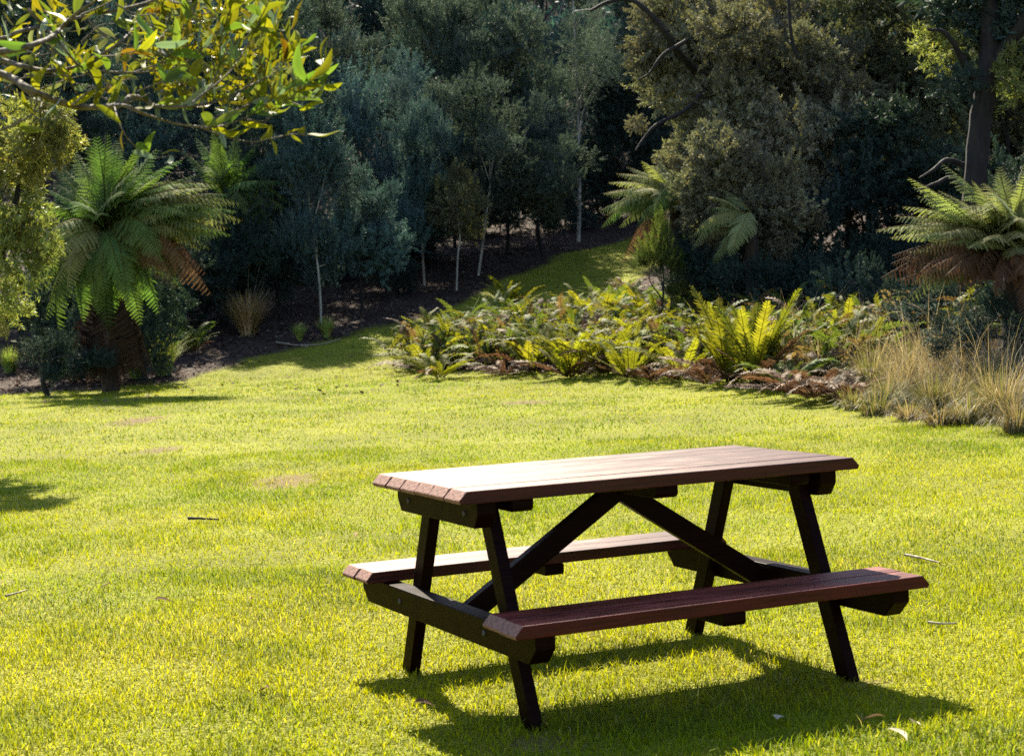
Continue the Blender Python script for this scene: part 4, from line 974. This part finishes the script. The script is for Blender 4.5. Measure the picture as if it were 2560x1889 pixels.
# ------------------------------------------------------------------ overhanging branch, close to the camera
BD = 4.25
c0 = at(-420, 300, BD); bt = thing('overhanging_tree', (c0[0], c0[1] + .2, 0), 'close branch with long yellow green leaves hanging into the upper corner', 'tree')
bl = np.array(bt.location)
V, F = tube_np(smooth_path([(0, 0, -.2), (.05, .02, 1.0), (-.03, 0, 2.0), (.06, .05, 3.2), (.1, .1, 4.0)], 20), np.linspace(.11, .05, 20), 12, .2)
add('trunk', mesh_np('trunk', V, F, M['twig'], None, True), bt)
STEMS = [ # picture polyline, start radius, end radius, distance shift, leaves
 ([(-420, 60), (-200, 110), (0, 161), (64, 195), (127, 222), (186, 235), (265, 229), (284, 212), (313, 216), (339, 231), (402, 233), (470, 222), (540, 190), (575, 140)], .018, .003, 0, 26),
 ([(230, 233), (275, 231), (318, 250), (381, 269), (437, 277), (468, 278), (498, 271), (540, 256), (585, 225), (625, 200)], .006, .002, -.1, 22),
 ([(437, 277), (468, 290), (498, 301), (551, 310), (583, 305), (636, 294), (672, 296)], .003, .0015, -.15, 7),
 ([(-420, 40), (-180, 90), (0, 131), (53, 146), (106, 155), (169, 146), (212, 125), (265, 91), (300, 50), (330, 0)], .014, .003, .15, 16),
 ([(60, 20), (106, 66), (127, 89), (152, 121), (174, 144), (203, 152), (254, 158), (328, 157), (400, 140), (450, 100)], .007, .002, .05, 18),
 ([(-420, 150), (-200, 140), (0, 114), (53, 104), (106, 85), (136, 59), (169, 28), (212, 0)], .018, .004, -.1, 10),
 ([(-300, 330), (-120, 310), (0, 284), (42, 267), (85, 239), (93, 218)], .006, .002, -.05, 4),
 ([(-420, 110), (-160, 100), (0, 85), (42, 70), (148, 44), (254, 23), (340, 0), (420, -40)], .012, .004, .2, 16),
 ([(540, 262), (583, 262), (625, 222), (668, 186), (697, 161), (715, 130)], .003, .0015, -.1, 15),
 ([(470, 255), (530, 235), (562, 212), (583, 148), (594, 85), (610, 30)], .004, .0015, 0, 22),
 ([(402, 233), (450, 200), (478, 150), (482, 90), (500, 30), (520, -30)], .004, .0015, .05, 24),
 ([(420, 225), (500, 160), (540, 100), (570, 40), (600, -20)], .004, .0015, -.2, 24),
 ([(328, 157), (380, 110), (410, 60), (430, 0)], .003, .0015, .1, 18),
 ([(300, 200), (360, 180), (420, 190), (455, 210)], .003, .001, -.1, 14),
 ([(540, 190), (600, 160), (640, 120), (665, 100)], .003, .001, -.05, 12),
 ([(575, 275), (600, 240), (640, 215), (690, 215)], .0025, .001, 0, 8),
 ([(250, 232), (258, 262), (275, 297), (300, 325), (330, 345), (378, 340)], .003, .001, -.2, 5),
 ([(186, 235), (160, 190), (140, 160), (110, 110), (85, 70)], .004, .001, .1, 8),
 ([(64, 195), (80, 220), (75, 250), (100, 262), (150, 255)], .003, .001, -.1, 6),
 ([(106, 155), (150, 178), (200, 190), (240, 205)], .003, .001, .1, 8),
 ([(212, 125), (270, 118), (330, 100), (370, 60)], .003, .001, -.1, 12),
]
def leaf_shape(seed, bend, width, fold):
    rng = np.random.default_rng(seed); n = 9
    t = np.linspace(0, 1, n); w = width * np.sin(math.pi * np.clip(t, 0.02, .985) ** .8) ** .8
    x = t; y0 = bend * np.sin(t * math.pi) * .5; z0 = -bend * .6 * t * t + .03 * np.sin(t * 7 + seed)
    Lf = np.stack([x, y0 + w, z0 + w * fold], 1); Md = np.stack([x, y0, z0], 1); Rt = np.stack([x, y0 - w, z0 + w * fold], 1)
    V = np.concatenate([Lf, Md, Rt]); F = []
    for i in range(n - 1):
        F += [(i, n + i, n + i + 1, i + 1), (n + i, 2 * n + i, 2 * n + i + 1, n + i + 1)]
    C = np.concatenate([np.ones((n, 3)) * 1.0, np.ones((n, 3)) * .75, np.ones((n, 3))])
    return V, np.array(F), C
LV = []
for k, (mt_, bd, w_) in enumerate([('big', .2, .12), ('big', -.25, .14), ('big2', .15, .13), ('big3', -.1, .12), ('big', .35, .13), ('big4', -.2, .12), ('big2', .3, .15), ('big3', .2, .08)]):
    v, f, c = leaf_shape(k, bd, w_, .35); LV.append(mesh_np('leaf', v, f, M[mt_], c, True))
WT = [0, 0, 0, 1, 1, 1, 2, 2, 2, 3, 4, 4, 4, 5, 6, 6, 6, 7] ; WT = WT + [2, 2, 6, 6, 3]
rl = random.Random(5)
nleaf = 0
def put_leaf(base, dirv, L, var, parent):
    global nleaf
    hint = Vector((rl.uniform(-1, 1), rl.uniform(-1, .4), rl.uniform(-.6, 1)))
    q = quat_from(dirv, hint)
    add('leaf', LV[var], parent, base, q, L); nleaf += 1
for pts_, r0, r1, sh, nlv in STEMS:
    P = np.array([at(px, py, BD + sh + 0.12 * math.sin(i * 1.3 + px * .01)) - bl for i, (px, py) in enumerate(pts_)])
    S = smooth_path(P, 8 * len(P))
    V, F = tube_np(S, np.linspace(r0 * .62, r1 * .7, len(S)), 7, .2, nlv)
    br = add('branch', mesh_np('branch', V, F, M['twig'], None, True), bt)
    i0 = 0.15
    for j in range(nlv):
        u = i0 + (1 - i0) * (rl.random() ** .7 if j else 1.0)
        px = pts_[-1][0]
        i = min(len(S) - 2, int(u * (len(S) - 1))); b = S[i]; tg = norm(S[i + 1] - S[i])
        w = b + bl
        if w[0] < -1.9 or (w[0] < -0.95 and rl.random() < .25): continue
        dv = norm(tg * rl.uniform(.1, .9) + np.array([rl.uniform(-.7, .8), rl.uniform(-.8, .8), rl.uniform(-.25, 1.0)]))
        put_leaf(b, dv, rl.uniform(.05, .095), rl.choice(WT), bt)
rt = random.Random(21)
for k in range(30):
    px, py = rt.uniform(-20, 420), rt.uniform(0, 240); a = rt.uniform(-.7, .6); ln_ = rt.uniform(50, 150); dd = rt.uniform(-.1, .5)
    q3 = [(px, py), (px + math.cos(a) * ln_ * .5, py - math.sin(a) * ln_ * .5 + rt.uniform(-12, 12)), (px + math.cos(a) * ln_, py - math.sin(a) * ln_ + rt.uniform(-20, 20))]
    P = smooth_path([at(u_, v_, BD + dd) - bl for u_, v_ in q3], 10)
    V, F = tube_np(P, np.linspace(.0028, .0009, 10), 5, .2, k)
    add('twig', mesh_np('twig', V, F, M['twig'], None, True), bt)
for (bx, by, tx_, ty_, var) in [(697, 178, 741, 142, 2), (690, 165, 716, 122, 3), (672, 296, 747, 300, 1), (636, 294, 660, 318, 0), (590, 305, 606, 336, 0), (697, 190, 752, 180, 0), (318, 339, 343, 292, 6), (350, 335, 390, 322, 1), (480, 275, 494, 327, 3), (300, 320, 308, 368, 3), (655, 240, 706, 228, 0), (470, 215, 466, 150, 3), (540, 60, 578, -20, 3)]:
    b, t_ = at(bx, by, BD - .1) - bl, at(tx_, ty_, BD - .13) - bl
    put_leaf(b, t_ - b, float(np.linalg.norm(t_ - b)), var, bt)

# the many leaves further back in the spray that hide one another, one part
parts = []; rg = np.random.default_rng(12)
for k in range(760):
    px, py = (rg.uniform(330, 640), rg.uniform(-40, 235)) if k < 600 else (rg.uniform(0, 420), rg.uniform(-30, 200))
    if px > 560 and py < 90 and rg.random() < .5: continue
    v, f, c = leaf_shape(k, rg.uniform(-.35, .35), rg.uniform(.09, .14), .35)
    q = quat_from((rg.uniform(-.6, .7), rg.uniform(-.8, .8), rg.uniform(-.2, 1)), (rg.uniform(-1, 1), rg.uniform(-1, .4), rg.uniform(-.6, 1)))
    col = [(.2, .19, .012), (.12, .15, .02), (.14, .17, .1), (.19, .165, .012)][rg.choice(4, p=[.4, .4, .1, .1])]
    parts.append((v @ np.array(q.to_matrix()).T * rg.uniform(.04, .08) + at(px, py, BD + rg.uniform(.15, .6)) - bl, f, c * np.array(col) * rg.uniform(.6, 1.3)))
V, F, C = merge(parts)
lv = add('leaves', mesh_np('leaves', V, F, leaf_mat('branch_leaf_far', (1, 1, 1), trans=.45, tcol=(1.3, 1.2, .5), rough=.4, spec=.35, vary=0, hue=0), C, True), bt); lv['kind'] = 'stuff'

# ------------------------------------------------------------------ small things on the lawn
def stick(label, pts_, r, lift=.012, name='fallen_stick', mat='stick'):
    g = [hit(px, py) for px, py in pts_]
    o = np.array(g[0]); P = np.array([np.array(q) - o + [0, 0, lift] for q in g])
    V, F = tube_np(smooth_path(P, 10), r * np.linspace(1, .5, 10), 6, .3)
    ob = add(name, mesh_np(name, V, F, M[mat], None, True), None, o); tag(ob, label, 'stick', 'sticks lying on the lawn')
stick('dark short stick lying on the lawn left of the table', [(412, 1141), (440, 1143), (478, 1145)], .011, .025, mat='bark')
stick('pale thin stick on the lawn beyond the front bench end', [(1980, 1226), (2015, 1234), (2055, 1245)], .008, .03)
stick('straw coloured twig lying below the front bench end', [(2030, 1378), (2060, 1381), (2092, 1380)], .006, .03)
stick('thin pale stick lying on the shaded path edge by the small tussock', [(605, 752), (650, 758), (700, 757), (745, 745)], .018, .03)
stick('pale twig on the lawn behind the table left end', [(1115, 640 + 420), (1160, 1068)], .005, .03)
stick('short pale stick near the frame edge on the lawn', [(14, 1318), (40, 1311), (60, 1303)], .006, .03)
rl2 = random.Random(3)
DL = [mesh_np('fallen_leaf', *leaf_shape(50 + k, .4, .16, .5)[:2], M[mt_], np.ones((27, 3)) * cc, True) for k, (mt_, cc) in enumerate((('litter', (.3, .19, .1)), ('litter', (.14, .08, .05)), ('litter', (.5, .42, .3))))]
FL = [(548, 1325, 0, 'curled brown leaf on the lawn left of the table'), (245, 1290, 1, 'narrow dark leaf near the bare spot at frame edge'), (905, 1560, 1, 'dark fallen leaf near the far table leg shadow'), (2010, 1610, 2, 'pale curled leaf in the shaded lawn below the bench'),
      (1940, 1622, 2, 'long pale leaf lying in the table shadow'), (1700, 1605, 2, 'small pale leaf in the darkest part of the table shadow'), (850, 1310, 1, 'tiny dark leaf beside the back bench end'), (340, 1330, 1, 'small dark leaf between the curled leaf and the frame edge'),
      (590, 1525, 1, 'dark leaf on the open lawn in front of the table'), (1935, 1590, 0, 'brown leaf in the shadow below the near right leg'), (780, 1180, 0, 'brown leaf on the lawn behind the back bench'), (1500, 985 + 60, 2, 'dry leaf lying close behind the table top edge')]
for k, (px, py, v_, lab) in enumerate(FL):
    g = hit(px, min(py, 1648)); ob = add('fallen_leaf', DL[v_], None, g + np.array([0, 0, .035]), Quaternion((0, 0, 1), rl2.random() * 6.28) @ Quaternion((1, 0, 0), rl2.uniform(-.5, .5)), rl2.uniform(.06, .1))
    tag(ob, lab, 'leaf', 'fallen leaves on the lawn')
print('TRIS leaves', nleaf, 'tris', sum(len(me.loops) - 2 * len(me.polygons) for me in bpy.data.meshes))
